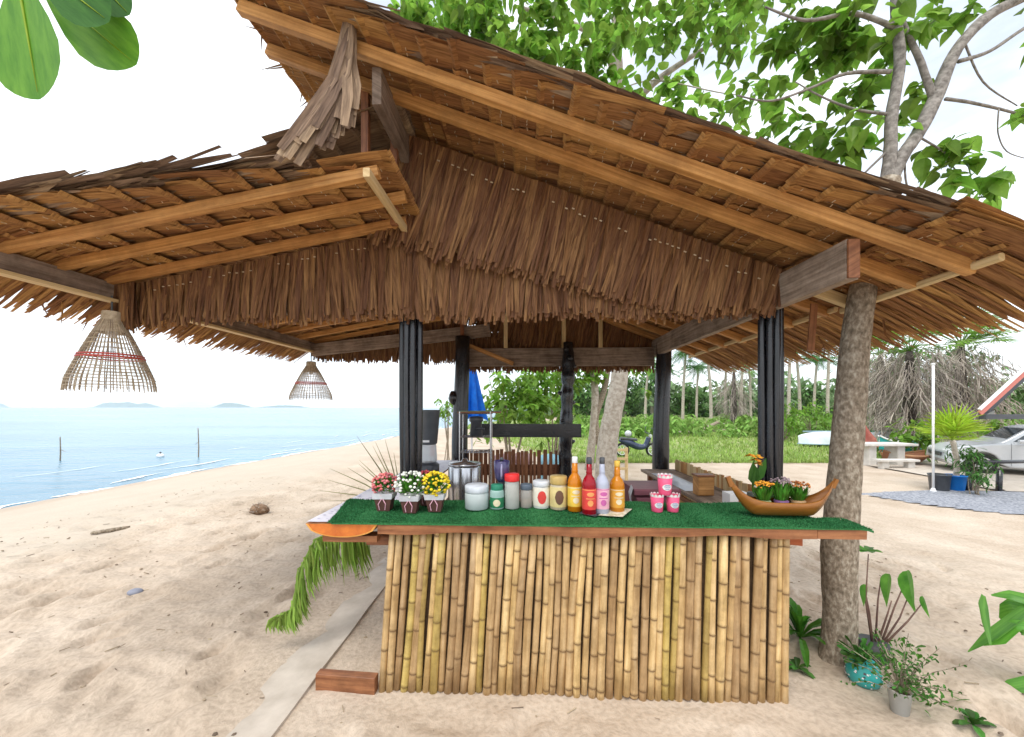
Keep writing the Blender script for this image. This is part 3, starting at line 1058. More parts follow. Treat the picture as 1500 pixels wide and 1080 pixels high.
side = timber('side_counter', (1.62, 2.62, 0.83), (1.62, 4.62, 0.83), 0.40, 0.03, GREYWOOD, 0.05, 0.9)
v = 2.72
while v < 4.62:
    m_ = MB()
    w = rr(0.030, 0.046)
    m_.beam((1.835, v, 0.30), (1.835, v + rr(-.004, .004), 0.965 + rr(-.01, .01)), w, 0.016, (1, 0, 0), rr(0.1, 0.8), 0, 0.1)
    m_.build('slat', PALEWOOD if random.random() < 0.5 else RAFTER, side, False, True)
    v += w + rr(0.001, 0.006)
timber('rail', (1.815, 2.7, 0.55), (1.815, 4.6, 0.55), 0.02, 0.05, REDWOOD, 0.05, 0.3, parent=side)
for v in (2.8, 4.4):
    timber('leg', (1.46, v, -0.05), (1.46, v, 0.815), 0.05, 0.05, REDWOOD, 0.05, 0.3, (0, 1, 0), parent=side)

# ------------------------------------------------------------------ bar counter
bar = thing('bar_counter', 'bar counter with upright bamboo front and red-brown plank top', 'counter', H(0.4, 2.2, 0))
bk = MB()
bk.box((-0.77, 2.095, 0.02), (1.43, 2.11, 0.90), 0.5)  # added dark sheet, stands in for shade in the gaps between poles
bk.build('gap_shade_sheet', GAPSHADE_SOIL, bar, False, True)


def bamboo(u, v, r, lean, z0, z1, yellow=False, nodes=None):
    p = MB()
    pts, rad, mk = [], [], []
    gap = rr(0.17, 0.30)
    zs = []
    z = z0 + rr(0.02, 0.25)
    while z < z1 - 0.02:
        zs.append(z); z += gap * rr(0.85, 1.15)
    marks = [(z0, 0, 1.0)]
    for z in zs:
        marks += [(z - 0.012, 0.0, 0.98), (z - 0.004, 0.55, 1.07), (z, 1.0, 0.99), (z + 0.004, 0.55, 1.08), (z + 0.014, 0.12, 0.98)]
    marks.append((z1, 0, 1.0))
    bow = rr(-0.012, 0.012)
    ph = rr(0.6, 1.2)
    for z, m1, rs in marks:
        t = (z - z0) / (z1 - z0)
        pts.append((u + lean * t + bow * math.sin(t * math.pi * ph), v + 0.4 * bow * math.sin(t * 4), z)); rad.append(r * rs * (1.04 - 0.10 * t)); mk.append(m1)
    p.tube(pts, rad, 10, rr(0.0, 1.0), mk)
    return p.build('bamboo_pole', BAMBOO_Y if yellow else BAMBOO, bar, True, True)


u = -0.825
k = 0
while u < 1.42:
    r = rr(0.0175, 0.0245)
    t = (u + 0.825) / 2.24
    lean = 0.055 * (1 - t) + 0.012 + rr(-0.008, 0.008)
    bamboo(u + r, 2.075 + rr(-0.006, 0.006), r, lean, -0.005 + rr(-0.02, 0.015) + (0.006 if u < 1.0 else -0.012 + 0.0), 0.905, k in (3, 5, 38, 42) or random.random() < 0.02)
    u += 2 * r * (0.985 + rr(0, 0.04)) - 0.0004 + (0.004 if random.random() < 0.2 else 0)
    k += 1
v = 2.12
while v < 2.50:
    r = rr(0.018, 0.024)
    bamboo(1.445 + rr(-.004, .004), v + r, r, 0.0, -0.01, 0.90)
    v += 2 * r
v = 2.13
while v < 2.50:
    r = rr(0.018, 0.024)
    bamboo(-0.79 + rr(-.004, .004), v + r, r, 0.045, -0.01, 0.90)
    v += 2 * r

# plank top with a slightly uneven sawn front edge; it narrows where the tree stands
def plank(name, u0, u1, v0, v1, z0, z1, mat, parent, wav=0.006):
    m_ = MB()
    n = 40
    vs, fs, uv = [], [], []
    ph = rr(0, 6)
    for i in range(n + 1):
        u = u0 + (u1 - u0) * i / n
        wv = wav * (math.sin(u * 5 + ph) + 0.6 * math.sin(u * 13))
        for (vv, zz) in ((v0 + wv * 0.6, z0 + wv), (v0 - 0.002 + wv * 0.6, z1), (v1, z1), (v1, z0)):
            vs.append((u, vv, zz)); uv.append((u, zz * 1.0 + vv, ph))
    for i in range(n):
        a = i * 4
        for j in range(4):
            j2 = (j + 1) % 4
            fs.append((a + j, a + 4 + j, a + 4 + j2, a + j2))
    fs.append((0, 1, 2, 3)); fs.append((n * 4 + 3, n * 4 + 2, n * 4 + 1, n * 4))
    m_.add(vs, fs, uv, 0.6)
    return m_.build(name, mat, parent, False, True)


plank('counter_top', -0.812, 1.545, 2.025, 2.52, 0.905, 0.953, REDWOOD, bar)
plank('counter_top', 1.548, 1.80, 2.025, 2.165, 0.905, 0.953, REDWOOD, bar, 0.003)
timber('bracket', (1.44, 2.20, 0.86), (1.56, 2.16, 0.86), 0.05, 0.075, M('bright_red_wood', (0.42, 0.10, 0.035), (0.55, 0.17, 0.07), 10, (0.3, 2, 1), 0.5), 0.1, 0.6, parent=bar)
timber('bracket', (-0.91, 2.14, 0.835), (-0.73, 2.14, 0.835), 0.07, 0.055, REDWOOD, 0.15, 0.15, parent=bar)
timber('foot_beam', (-1.18, 2.085, 0.044), (-0.835, 2.065, 0.042), 0.05, 0.10, REDWOOD, 0.06, 0.45, parent=bar)

# half-log side counter running back along the sea side
hl = thing('half_log_counter', 'half-log side counter with an orange varnished cut end', 'counter', H(-0.96, 3.2, 0))
m_ = MB()
uc, wh, dep = -1.02, 0.205, 0.075
prof = [(-wh + 2 * wh * i / 14, 0.0 if i in (0, 14) else -dep * math.sqrt(max(0, 1 - ((i - 7) / 7.0) ** 2)) ** 1.0) for i in range(15)]
vs, uv = [], []
NV = 12
for j in range(NV + 1):
    v = 2.035 + 2.5 * j / NV
    for (x, z) in prof:
        vs.append((uc + x, v + (0.0), 0.952 + z)); uv.append((v, x + z, 3))
P = len(prof)
fs = []
for j in range(NV):
    for i in range(P):
        i2 = (i + 1) % P
        fs.append((j * P + i, j * P + i2, (j + 1) * P + i2, (j + 1) * P + i))
fs.append(tuple(NV * P + i for i in range(P)))
m_.add(vs, fs, uv, 0.5)
m_.build('log_slab', REDWOOD, hl, False, True)
m_ = MB()
m_.add([(uc + x * 0.93, 2.0335, 0.9505 + z * 0.90) for x, z in prof], [tuple(range(P))], None, 0.5)
m_.add([(uc + x * 1.0, 2.036, 0.952 + z * 1.0) for x, z in prof], [tuple(range(P))], None, 0.5, None, 1)
eo = m_.build('cut_end', [ORANGE, M('pale_sapwood', (0.75, 0.33, 0.06), (0.85, 0.45, 0.12), 10)], hl, False, True)
plank('support_beam', -1.14, -0.83, 2.06, 2.14, 0.845, 0.878, REDWOOD, hl, 0.004)
timber('support_beam', (-1.02, 2.2, 0.86), (-1.02, 4.5, 0.86), 0.08, 0.03, REDWOOD, 0.05, 0.2, parent=hl)
for v in (3.0, 4.3):
    timber('leg', (-1.02, v, -0.05), (-1.02, v, 0.845), 0.07, 0.07, REDWOOD, 0.08, 0.3, (0, 1, 0), parent=hl)

cl = thing('plastic_cloth', 'pale lilac printed plastic sheet laid over the half-log counter', 'cloth', H(-0.96, 3.2, 0.955))
m_ = MB()
vs, fs, uv = [], [], []
for j in range(25):
    v = 2.055 + 2.45 * j / 24
    for i in range(7):
        x = -0.21 + 0.42 * i / 6
        vs.append((uc + x, v, 0.9555 + rr(0, 0.0025))); uv.append((v, x, 0))
for j in range(24):
    for i in range(6):
        a = j * 7 + i
        fs.append((a, a + 1, a + 8, a + 7))
m_.add(vs, fs, uv)
m_.build('sheet', CLOTH, cl, True, True)
m_ = MB()
for j in range(60):
    v = 2.10 + j * 0.036
    for q in range(5):
        x = -0.18 + q * 0.075 + rr(-.02, .02)
        if random.random() < 0.6:
            L = rr(0.01, 0.035)
            z = 0.9605
            m_.add([(uc + x, v, z), (uc + x + L, v + rr(-.008, .008), z), (uc + x + L, v + 0.008, z), (uc + x, v + 0.007, z)], [(0, 1, 2, 3)])
tag(m_.build('printed_marks', CLOTHMARK, cl, False, True), None, None, kind='stuff')

# artificial grass mat: a sheet with short plastic blades
mat_o = thing('turf_mat', 'green artificial grass mat covering the top of the bar counter', 'mat', H(0.4, 2.25, 0.955))


def mat_edges(u):
    """front and back v of the mat at this u"""
    f = 2.02 + (0.0 if u > -1.09 else 0.45 * (-1.09 - u) / 0.11)
    if u > 1.55:
        b = 2.52 - 0.33 * min(1, (u - 1.55) / 0.10)
    else:
        b = 2.52
    return f, b


m_ = MB()
vs, fs, uv = [], [], []
NU, NW = 90, 14
for i in range(NU + 1):
    u = -1.20 + (1.83 + 1.20) * i / NU
    f, b = mat_edges(u)
    for j in range(NW + 1):
        v = f + (b - f) * j / NW
        uu = u
        if i > NU - 4:
            uu = u - 0.04 * (j / NW)
        droop = 0.0
        if u > 1.79:
            droop = -0.3 * (u - 1.79)
        z = 0.9665 + 0.004 * math.sin(u * 7 + v * 9) + 0.003 * math.sin(u * 19) + droop
        vs.append((uu, v, z)); uv.append((u, v, 0))
for i in range(NU):
    for j in range(NW):
        a = i * (NW + 1) + j
        fs.append((a, a + NW + 1, a + NW + 2, a + 1))
m_.add(vs, fs, uv, 0.5)
# lip at the front
lip = [(vs[i * (NW + 1)][0], vs[i * (NW + 1)][1] - 0.002, vs[i * (NW + 1)][2]) for i in range(NU + 1)]
lo = [(x, y - 0.001, 0.955 if x < 1.78 else z - 0.012) for x, y, z in lip]
m_.add(lip + lo, [(i, NU + 1 + i, NU + 2 + i, i + 1) for i in range(NU)], None, 0.3)
m_.build('backing', TURF, mat_o, True, True)
m_ = MB()
vs, fs, va = [], [], []
for k in range(42000):
    u = rr(-1.20, 1.82)
    f, b = mat_edges(u)
    v = f - 0.003 + (b - f) * random.random() ** 1.3
    droop = -0.3 * max(0, u - 1.79)
    z = 0.966 + 0.004 * math.sin(u * 7 + v * 9) + droop
    a = rr(0, 3.14)
    w, h = 0.0022, rr(0.006, 0.012)
    dx, dy = w * math.cos(a), w * math.sin(a)
    o = len(vs)
    vs += [(u - dx, v - dy, z), (u + dx, v + dy, z), (u + rr(-.006, .006), v + rr(-.007, .005), z + h)]
    fs.append((o, o + 1, o + 2)); q = rr(0, 1); va += [q, q, q]
m_.add(vs, fs, None, va)
tag(m_.build('pile', TURF, mat_o, False, True), None, None, kind='stuff')

# concrete kerb strip along the sea side of the hut, half drifted over with sand
m_ = MB()
n = 30
vs, fs = [], []
for i in range(n + 1):
    y = 1.2 + 4.4 * i / n
    for (x, z) in ((-1.50 + 0.012 * math.sin(y * 5), -0.06), (-1.46 + 0.02 * math.sin(y * 5), 0.0), (-1.195, 0.020), (-1.19, -0.06)):
        vs.append((x + y * 0.035 * 0.6, y, z + (0.0 if z < 0 else 0.004 * math.sin(y * 9))))
for i in range(n):
    for j in range(3):
        a = i * 4 + j
        fs.append((a, a + 1, a + 5, a + 4))
m_.add(vs, fs)
tag(m_.build('kerb', CONCRETE), 'sandy concrete kerb strip beside the hut floor', 'kerb', kind='structure')

# ------------------------------------------------------------------ wicker lamp shades
WICKER = M('wicker', (0.34, 0.26, 0.18), (0.60, 0.50, 0.38), 30, rough=0.8, var=0.3)
REDBAND = plain('red_cane', (0.62, 0.09, 0.07))


def lamp(loc, h, r, label, zhang):
    t = thing('wicker_lamp', label, 'lamp', loc, 'wicker lamps hanging from the sea-side eave')
    b = Vector(loc)

    def prof(s):       # s 0 top .. 1 bottom
        if s < 0.10:
            return r * 0.20
        if s < 0.86:
            q = (s - 0.10) / 0.76
            return r * (0.20 + 0.76 * (q ** 0.85))
        return r * (0.96 + 0.04 * (s - 0.86) / 0.14)
    m_ = MB()
    N = 44
    for k in range(N):
        a = 2 * math.pi * k / N
        pts = []
        for i in range(13):
            s = i / 12 * (1 + rr(-0.01, 0.012) * (i == 12))
            q = prof(s)
            pts.append(b + Vector((q * math.cos(a + 0.01 * math.sin(i)), q * math.sin(a + 0.01 * math.sin(i)), h * (1 - s))))
        m_.tube(pts, 0.0030, 4, rr(0, 1), caps=False)
    tag(m_.build('rib_weave', WICKER, t), None, None, kind='stuff')
    for s in (0.30, 0.36, 0.42, 0.48, 0.66, 0.70, 0.74, 0.78, 0.82, 0.86, 0.90, 0.94):
        m_ = MB()
        q = prof(s) + 0.003
        m_.tube([b + Vector((q * math.cos(a * math.pi / 16), q * math.sin(a * math.pi / 16), h * (1 - s) + rr(-.003, .003))) for a in range(33)], 0.0028, 4, rr(0, 1), caps=False)
        m_.build('hoop', WICKER, t)
    for s in (0.555, 0.585):
        m_ = MB()
        q = prof(s) + 0.004
        m_.tube([b + Vector((q * math.cos(a * math.pi / 16), q * math.sin(a * math.pi / 16), h * (1 - s))) for a in range(33)], 0.0065, 4, 0.5, caps=False)
        m_.build('red_hoop', REDBAND, t)
    m_ = MB()       # dense woven neck
    m_.tube_rings([(b.x, b.y, b.z + h * (1 - s)) for s in (0.0, 0.02, 0.12, 0.20, 0.27)], [prof(0) * 1.05, prof(0) * 1.15, prof(0.12) * 1.03, prof(0.20) * 1.01, prof(0.27) * 1.01], 20, 0.7, 0, False)
    m_.build('woven_neck', WICKER, t, True)
    m_ = MB()
    m_.tube([b + Vector((0, 0, h * 0.95)), b + Vector((0, 0, zhang - b.z))], 0.006, 6, 0.2)
    m_.build('cord', DARKPLASTIC, t)
    m_ = MB()
    m_.lathe([(0.018, 0), (0.022, 0.03), (0.022, 0.09), (0.012, 0.10)], b + Vector((0, 0, h * 0.80)), 10, 0.3)
    m_.ball(b + Vector((0, 0, h * 0.74)), 0.032, 10, 6, (1, 1, 1.2), 0.5, 1)
    m_.build('bulb_holder', [DARKPLASTIC, WHITE], t, True)


p = H(-2.815, 2.44)
lamp((p.x, p.y, 1.712), 0.54, 0.222, 'bell-shaped wicker lamp with red hoops under the front end of the eave', 2.36)
p = H(-2.80, 4.78)
lamp((p.x, p.y, 1.70), 0.50, 0.252, 'small-looking wicker lamp under the back corner of the sea-side eave', 2.34)

# ------------------------------------------------------------------ things on the counter
TOPZ = 0.974


def on(x, y, z=TOPZ):
    p = atz(x, y, z)
    return p, p.y / F


def cyl(name, prof, c, mat, parent, n=20):
    m_ = MB()
    m_.lathe(prof, c, n)
    return m_.build(name, mat, parent, True)


def rimmed(r, h, t=0.003):
    return [(r * 0.94, 0), (r, 0.004), (r, h - 0.004), (r * 0.96, h)]


LABELCREAM = plain('cream_label', (0.80, 0.70, 0.48))
LABELRED = plain('red_label', (0.72, 0.06, 0.05))
LABELYEL = plain('yellow_label', (0.88, 0.58, 0.08))
LABELPINK = plain('pink_label', (0.85, 0.45, 0.55))
LABELWHITE = plain('white_label', (0.85, 0.84, 0.82))


def bottle(x, y, hpx, wpx, liquid, label_m, spot_m, cap_m, label):
    c, k = on(x, y)
    h, r = hpx * k, wpx * k / 2
    t = thing('syrup_bottle', label, 'bottle', c)
    pr = [(r * .90, 0), (r, .006), (r, h * .52), (r * .96, h * .56), (r * .75, h * .63), (r * .47, h * .68), (r * .40, h * .71), (r * .46, h * .73), (r * .42, h * .75), (r * .36, h * .90)]
    cyl('glass_body', pr, c, liquid, t)
    m_ = MB(); m_.lathe([(r * 1.015, h * .10), (r * 1.02, h * .11), (r * 1.02, h * .45), (r * 1.015, h * .46)], c, 20, caps=False)
    lb = m_.build('label', label_m, t, True)
    # printed emblem, band and fruit on the label
    m_ = MB()
    for (zz, hh, a0, a1) in ((.33, .075, -2.1, -1.0), (.16, .11, -2.0, -1.15), (.435, .012, -3.0, 0.0), (.285, .016, -2.2, -0.95)):
        seg = 8
        vs = []
        for i in range(seg + 1):
            a = a0 + (a1 - a0) * i / seg
            e = math.sin(math.pi * i / seg) ** 0.5 if hh > .03 else 1
            for s_ in (-.5, .5):
                vs.append((c.x + r * 1.035 * math.cos(a), c.y + r * 1.035 * math.sin(a), c.z + h * (zz + hh / 2 + s_ * hh * e)))
        m_.add(vs, [(2 * i, 2 * i + 2, 2 * i + 3, 2 * i + 1) for i in range(seg)])
    m_.build('label_print', spot_m, lb)
    cyl('cap', [(r * .38, h * .885), (r * .40, h * .89), (r * .40, h * .985), (r * .33, h)], c, cap_m, t, 14)


def syrup(name, c):
    return M(name, tuple(q * 0.85 for q in c), c, 10, rough=0.12, spec=0.6, transl=0.35)


bottle(842, 748, 79, 21, syrup('orange_syrup', (0.85, 0.30, 0.01)), LABELYEL, LABELCREAM, WHITE, 'orange syrup bottle with pale cap next to the gold-lidded jar')
bottle(863, 753, 83, 20.5, syrup('red_syrup', (0.45, 0.005, 0.02)), LABELRED, plain('orange_print', (.85, .35, .12)), DARKPLASTIC, 'dark red syrup bottle with a red label')
bottle(882, 752, 82, 20, syrup('clear_syrup', (0.62, 0.66, 0.80)), LABELPINK, plain('violet_print2', (.55, .12, .35)), DARKPLASTIC, 'clear lychee syrup bottle with a pink label')
bottle(904, 749, 74, 21, syrup('amber_syrup', (0.80, 0.30, 0.01)), plain('amber_label', (.75, .38, .05)), LABELCREAM, plain('yellow_cap', (.8, .5, .08)), 'amber orange syrup bottle standing on a card at the end of the bottle row')


def jar(x, y, hpx, wpx, body, lid_m, label, lidfrac=.2, band=None, name='jar', lidr=1.0, content=None):
    c, k = on(x, y)
    h, r = hpx * k, wpx * k / 2
    t = thing(name, label, 'jar', c)
    hb = h * (1 - lidfrac)
    cyl('body', [(r * .92, 0), (r, .006), (r, hb * .86), (r * .93, hb * .95), (r * .88, hb)], c, body, t)
    if content:
        cyl('content', [(r * .86, .005), (r * .93, .01), (r * .93, hb * content[1]), (r * .5, hb * content[1] + .004)], c, content[0], t)
    if band:
        m_ = MB(); m_.lathe([(r * 1.012, hb * band[1]), (r * 1.018, hb * band[1] + .002), (r * 1.018, hb * band[2]), (r * 1.012, hb * band[2] + .001)], c, 20, caps=False)
        lb = m_.build('label', band[0], t, True)
        if len(band) > 3:
            m_ = MB()
            vs = []
            for i in range(9):
                a = -2.1 + 1.05 * i / 8
                e = math.sin(math.pi * i / 8) ** .5
                zc = hb * (band[1] + band[2]) / 2
                for s_ in (-1, 1):
                    vs.append((c.x + r * 1.035 * math.cos(a), c.y + r * 1.035 * math.sin(a), c.z + zc + s_ * e * hb * (band[2] - band[1]) * .36))
            m_.add(vs, [(2 * i, 2 * i + 2, 2 * i + 3, 2 * i + 1) for i in range(8)])
            m_.build('label_print', band[3], lb)
    cyl('lid', [(r * lidr * .97, hb - .004), (r * lidr * 1.0, hb), (r * lidr, h - .006), (r * lidr * .92, h)], c, lid_m, t)


MILKY = M('milky_plastic', (0.62, 0.68, 0.68), (0.70, 0.76, 0.76), 10, rough=0.3, transl=0.3)
jar(698.5, 744, 34, 35, MILKY, plain('pale_lid', (.62, .66, .72)), 'wide milky plastic jar with a pale blue-grey screw lid', .27, name='plastic_jar')
jar(728, 744.5, 35, 21, M('mint_plastic', (.35, .55, .5), (.45, .65, .6), 10, rough=.3, transl=.3), plain('green_lid', (.02, .22, .13)), 'small pale green jar with a dark green lid and label', .22, (plain('green_label', (.02, .19, .08)), .10, .62, LABELCREAM), lidr=.85)
jar(750, 744, 50, 22, M('clear_jar', (.55, .58, .55), (.65, .68, .64), 10, rough=.1, spec=.6, alpha=.55), plain('red_lid', (.75, .03, .03)), 'tall clear jar with a bright red lid', .19, content=(plain('pale_powder', (.45, .40, .36)), .85))
jar(771, 743, 34, 18, M('clear_jar2', (.5, .48, .45), (.6, .58, .54), 10, rough=.1, spec=.6, alpha=.5), plain('slate_lid', (.09, .12, .16)), 'small clear jar half filled with brown powder under a slate lid', .2, content=(plain('brown_powder', (.22, .10, .04)), .45))
jar(793, 743, 39, 25, plain('tin_white', (.80, .78, .74)), plain('tin_lid', (.66, .68, .72), .35), 'white tin with red print and a pale metal lid', .17, (plain('tin_cream', (.80, .74, .62)), .12, .92, LABELRED), name='tin_can')
jar(818, 745, 48, 25, M('silver_jar', (.45, .38, .26), (.62, .52, .35), 14, rough=.2, spec=.6), plain('gold_lid', (.52, .36, .12), .35), 'tall jar with a broad dull gold lid and a gold label', .22, (plain('gold_label', (.72, .58, .26)), .12, .88, plain('bean_brown', (.16, .08, .05))), lidr=1.02)

# card menus under the bottles
m_ = MB()
p, k = on(866, 757); a, _ = on(845, 754)
CARD = M('menu_card', (0.42, 0.36, 0.22), (0.75, 0.72, 0.62), 30, rough=0.4, coords='obj')
for (pts, nm, lab) in ((((848, 752), (872, 757), (882, 752.5), (858, 748)), 'menu_card', 'dark laminated card under the red syrup bottle'),
                       (((874, 755), (912, 757.5), (926, 746), (886, 744)), 'menu_card', 'pale laminated card under the clear and amber bottles')):
    q = [on(x, y, 0.9785)[0] for x, y in pts]
    m_ = MB()
    m_.add([(v.x, v.y, 0.9785) for v in q] + [(v.x, v.y, 0.9805) for v in q], [(3, 2, 1, 0), (4, 5, 6, 7), (0, 1, 5, 4), (1, 2, 6, 5), (2, 3, 7, 6), (3, 0, 4, 7)])
    tag(m_.build(nm, CARD if 'pale' in lab else DARKPLASTIC), lab, 'card')

# pink paper cups
CUP = plain('pink_cup', (0.80, 0.10, 0.22))


def cup(x, y, hpx, wpx, label, dz=0.0, from_c=None):
    c, k = on(x, y)
    if from_c is not None:
        c = from_c
    h, r = hpx * k, wpx * k / 2
    t = thing('paper_cup', label, 'cup', c, 'pink paper cups')
    cyl('body', [(r * .80, 0), (r * .82, .002), (r * 1.0, h), (r * .96, h), (r * .80, .008)], c, CUP, t)
    m_ = MB()       # scalloped rim petals
    for q in range(12):
        a = 2 * math.pi * q / 12
        d = Vector((math.cos(a), math.sin(a), 0))
        s_ = Vector((-math.sin(a), math.cos(a), 0))
        m_.blade([c + d * r * .99 + Vector((0, 0, h * .92)), c + d * r * 1.03 + Vector((0, 0, h * 1.03)), c + d * r * 1.06 + Vector((0, 0, h * 1.09))], [r * .5, r * .46, r * .2], s_)
    m_.build('rim', LABELWHITE, t)
    m_ = MB()
    for (zz, hh, a0, a1) in ((.44, .34, -2.35, -.85),):
        vs = []
        for i in range(11):
            a = a0 + (a1 - a0) * i / 10
            e = math.sin(math.pi * i / 10) ** .5
            for s_ in (-1, 1):
                z_ = h * (zz + s_ * hh / 2 * e)
                rr_ = r * (.82 + .18 * z_ / h) + .0015
                vs.append((c.x + rr_ * math.cos(a), c.y + rr_ * math.sin(a), c.z + z_))
        m_.add(vs, [(2 * i, 2 * i + 2, 2 * i + 3, 2 * i + 1) for i in range(10)])
    lb = m_.build('label', LABELWHITE, t)
    m_ = MB()
    for (zz, a0, a1) in ((.56, -1.95, -1.25), (.47, -2.05, -1.15), (.36, -1.9, -1.3)):
        vs = []
        for i in range(7):
            a = a0 + (a1 - a0) * i / 6
            for s_ in (-1, 1):
                z_ = h * (zz + s_ * .018 + .012 * math.sin(i * 2.2))
                rr_ = r * (.82 + .18 * z_ / h) + .003
                vs.append((c.x + rr_ * math.cos(a), c.y + rr_ * math.sin(a), c.z + z_))
        m_.add(vs, [(2 * i, 2 * i + 2, 2 * i + 3, 2 * i + 1) for i in range(6)])
    m_.build('label_print', plain('blue_print', (.25, .3, .55)), lb)
    return c, h


c1, h1 = cup(962.5, 749, 24, 19, 'pink paper cup at the foot of the pyramid, on the bottle side')
c2, h2 = cup(985.5, 749, 24, 19, 'pink paper cup at the foot of the pyramid, on the boat side')
cup(974, 749, 27, 21, 'pink paper cup balanced on top of the two others', 0, Vector(((c1.x + c2.x) / 2, (c1.y + c2.y) / 2, c1.z + h1 * 1.03)))

# potted artificial flowers
POT = plain('pot_brown', (0.13, 0.055, 0.045), .6)


def flowerpot(x, y, wpx, hpx, flower, dens, label, green=0.4, balls=120):
    c, k = on(x, y)
    W, Hh = wpx * k, hpx * k
    t = thing('potted_flowers', label, 'flowers', c, 'potted flowers at the seaward end of the counter')
    hp = 26 * k
    m_ = MB()
    r0, r1 = 0.036, 0.052
    for (za, zb, ra, rb_, mi) in ((0, hp * .78, r0, r1, 0), (hp * .70, hp, r1 * 1.06, r1 * 1.16, 1)):
        vs = []
        for z_, r_ in ((za, ra), (zb, rb_)):
            for (sx_, sy_) in ((-1, -1), (1, -1), (1, 1), (-1, 1)):
                vs.append((c.x + sx_ * r_, c.y + sy_ * r_ * .9, c.z + z_))
        m_.add(vs, [(0, 1, 5, 4), (1, 2, 6, 5), (2, 3, 7, 6), (3, 0, 4, 7), (3, 2, 1, 0), (4, 5, 6, 7)], None, .5, None, mi)
    m_.build('pot', [POT, plain('pot_rim', (.66, .66, .70))], t)
    m_ = MB()
    for s_ in (-1, 1):
        m_.tube([(c.x + s_ * .004, c.y - .052, c.z + hp * .72), (c.x + s_ * .022, c.y - .056, c.z + hp * .45), (c.x + s_ * .016, c.y - .05, c.z + hp * .12)], .0026, 5)
    m_.build('ribbon', LABELPINK if flower is not None else WHITE, t)
    top = c + Vector((0, 0, hp + (Hh - hp) * .42))
    R_ = Vector((W * .50, W * .45, (Hh - hp) * .62))
    m_ = MB()
    for q in range(150):
        d = Vector((random.gauss(0, 1), random.gauss(0, 1), random.gauss(0, 1))).normalized()
        e = top + Vector((d.x * R_.x, d.y * R_.y, d.z * R_.z)) * rr(.55, .98)
        s_ = top + Vector((d.x, d.y, d.z)) * .01
        s_.z = c.z + hp
        m_.blade([s_.lerp(e, .6), s_.lerp(e, .85), e], [.006, .013, .003], d.orthogonal(), .2, rr(0, 1))
    m_.build('foliage', GREENLEAF, t)
    m_ = MB()
    for q in range(balls):
        d = Vector((random.gauss(0, 1), random.gauss(0, 1), random.gauss(0, 1) + .35)).normalized()
        if random.random() > dens:
            continue
        e = top + Vector((d.x * R_.x, d.y * R_.y, d.z * R_.z)) * rr(.88, 1.05)
        m_.ball(e, rr(.007, .011), 6, 4, (1, 1, .8), rr(0, 1))
    tag(m_.build('blossom', flower, t, True), None, None, kind='stuff')


PINKF = M('pink_petals', (.52, .08, .10), (.74, .28, .30), 60, rough=.7, var=.4)
WHITEF = M('white_petals', (.68, .70, .62), (.85, .85, .80), 60, rough=.7, var=.15)
YELF = M('yellow_petals', (.72, .50, .02), (.85, .66, .04), 60, rough=.7, var=.25)
REDF = M('red_petals', (.30, .03, .05), (.52, .10, .12), 60, rough=.7, var=.3)
flowerpot(564, 747, 38, 52, PINKF, .95, 'brown pot of dense pink artificial flowers', balls=150)
flowerpot(602, 750, 46, 58, WHITEF, .55, 'brown pot of green leaves dotted with white artificial flowers', balls=150)
flowerpot(638, 748, 40, 55, YELF, .95, 'brown pot of round yellow artificial flowers', balls=150)
flowerpot(626, 739, 30, 48, REDF, .9, 'small pot of dark red artificial flowers behind the yellow ones')

# long-tail boat planter
c, k = on(1148, 757)
boat = thing('boat_planter', 'model longtail boat of orange-brown wood with raised ends, used as a planter', 'planter', c)
BOATW = M('boat_wood', (.20, .066, .009), (.33, .125, .02), 12, (.3, 2, 1), .35, .15, .1, .5)
Lh = 0.285
m_ = MB()
NS, NC = 28, 9
outer = []
for i in range(NS + 1):
    t = -1 + 2 * i / NS
    w = 0.075 * max(0.04, (1 - abs(t) ** 2.6))
    keel = 0.004 + 0.165 * max(0, (abs(t) - .52) / .48) ** 1.5
    gun = 0.084 + 0.108 * abs(t) ** 4 + (0.02 if t < 0 else 0.01) * abs(t) ** 8
    ring = []
    for j in range(NC):
        a = -1 + 2 * j / (NC - 1)
        s_ = abs(a) ** 1.0
        y_ = w * math.copysign(s_ ** .7, a)
        z_ = keel + (gun - keel) * (abs(a) ** 2.2)
        ring.append((c.x + Lh * t * (1.0), c.y + 0.02 + y_ - 0.02 * t, c.z + z_))
    outer.append(ring)
vs = [p_ for r_ in outer for p_ in r_]
fs = [(i * NC + j, i * NC + j + 1, (i + 1) * NC + j + 1, (i + 1) * NC + j) for i in range(NS) for j in range(NC - 1)]
inn = [(x, c.y + 0.02 - 0.02 * ((x - c.x) / Lh) + (y - (c.y + 0.02 - 0.02 * ((x - c.x) / Lh))) * .88, z + 0.006) for x, y, z in vs]
n0 = len(vs)
fi = [tuple(n0 + q for q in reversed(f)) for f in fs]
rim = []
for i in range(NS):
    for j in (0, NC - 1):
        a_, b_ = i * NC + j, (i + 1) * NC + j
        rim.append((a_, b_, n0 + b_, n0 + a_))
m_.add(vs + inn, fs + fi + rim, [(x * 1.0, y + z, 0) for x, y, z in vs + inn])
m_.build('hull', BOATW, boat, True)
m_ = MB()
m_.beam((c.x - Lh * .97, c.y + .04, c.z + .165), (c.x - Lh * 1.04, c.y + .042, c.z + .222), .016, .026, (1, 0, 0))
m_.build('stem_post', BOATW, boat)
m_ = MB()
m_.beam((c.x + Lh * .98, c.y, c.z + .165), (c.x + Lh * 1.06, c.y - .002, c.z + .215), .014, .02, (1, 0, 0))
m_.build('stern_post', BOATW, boat)


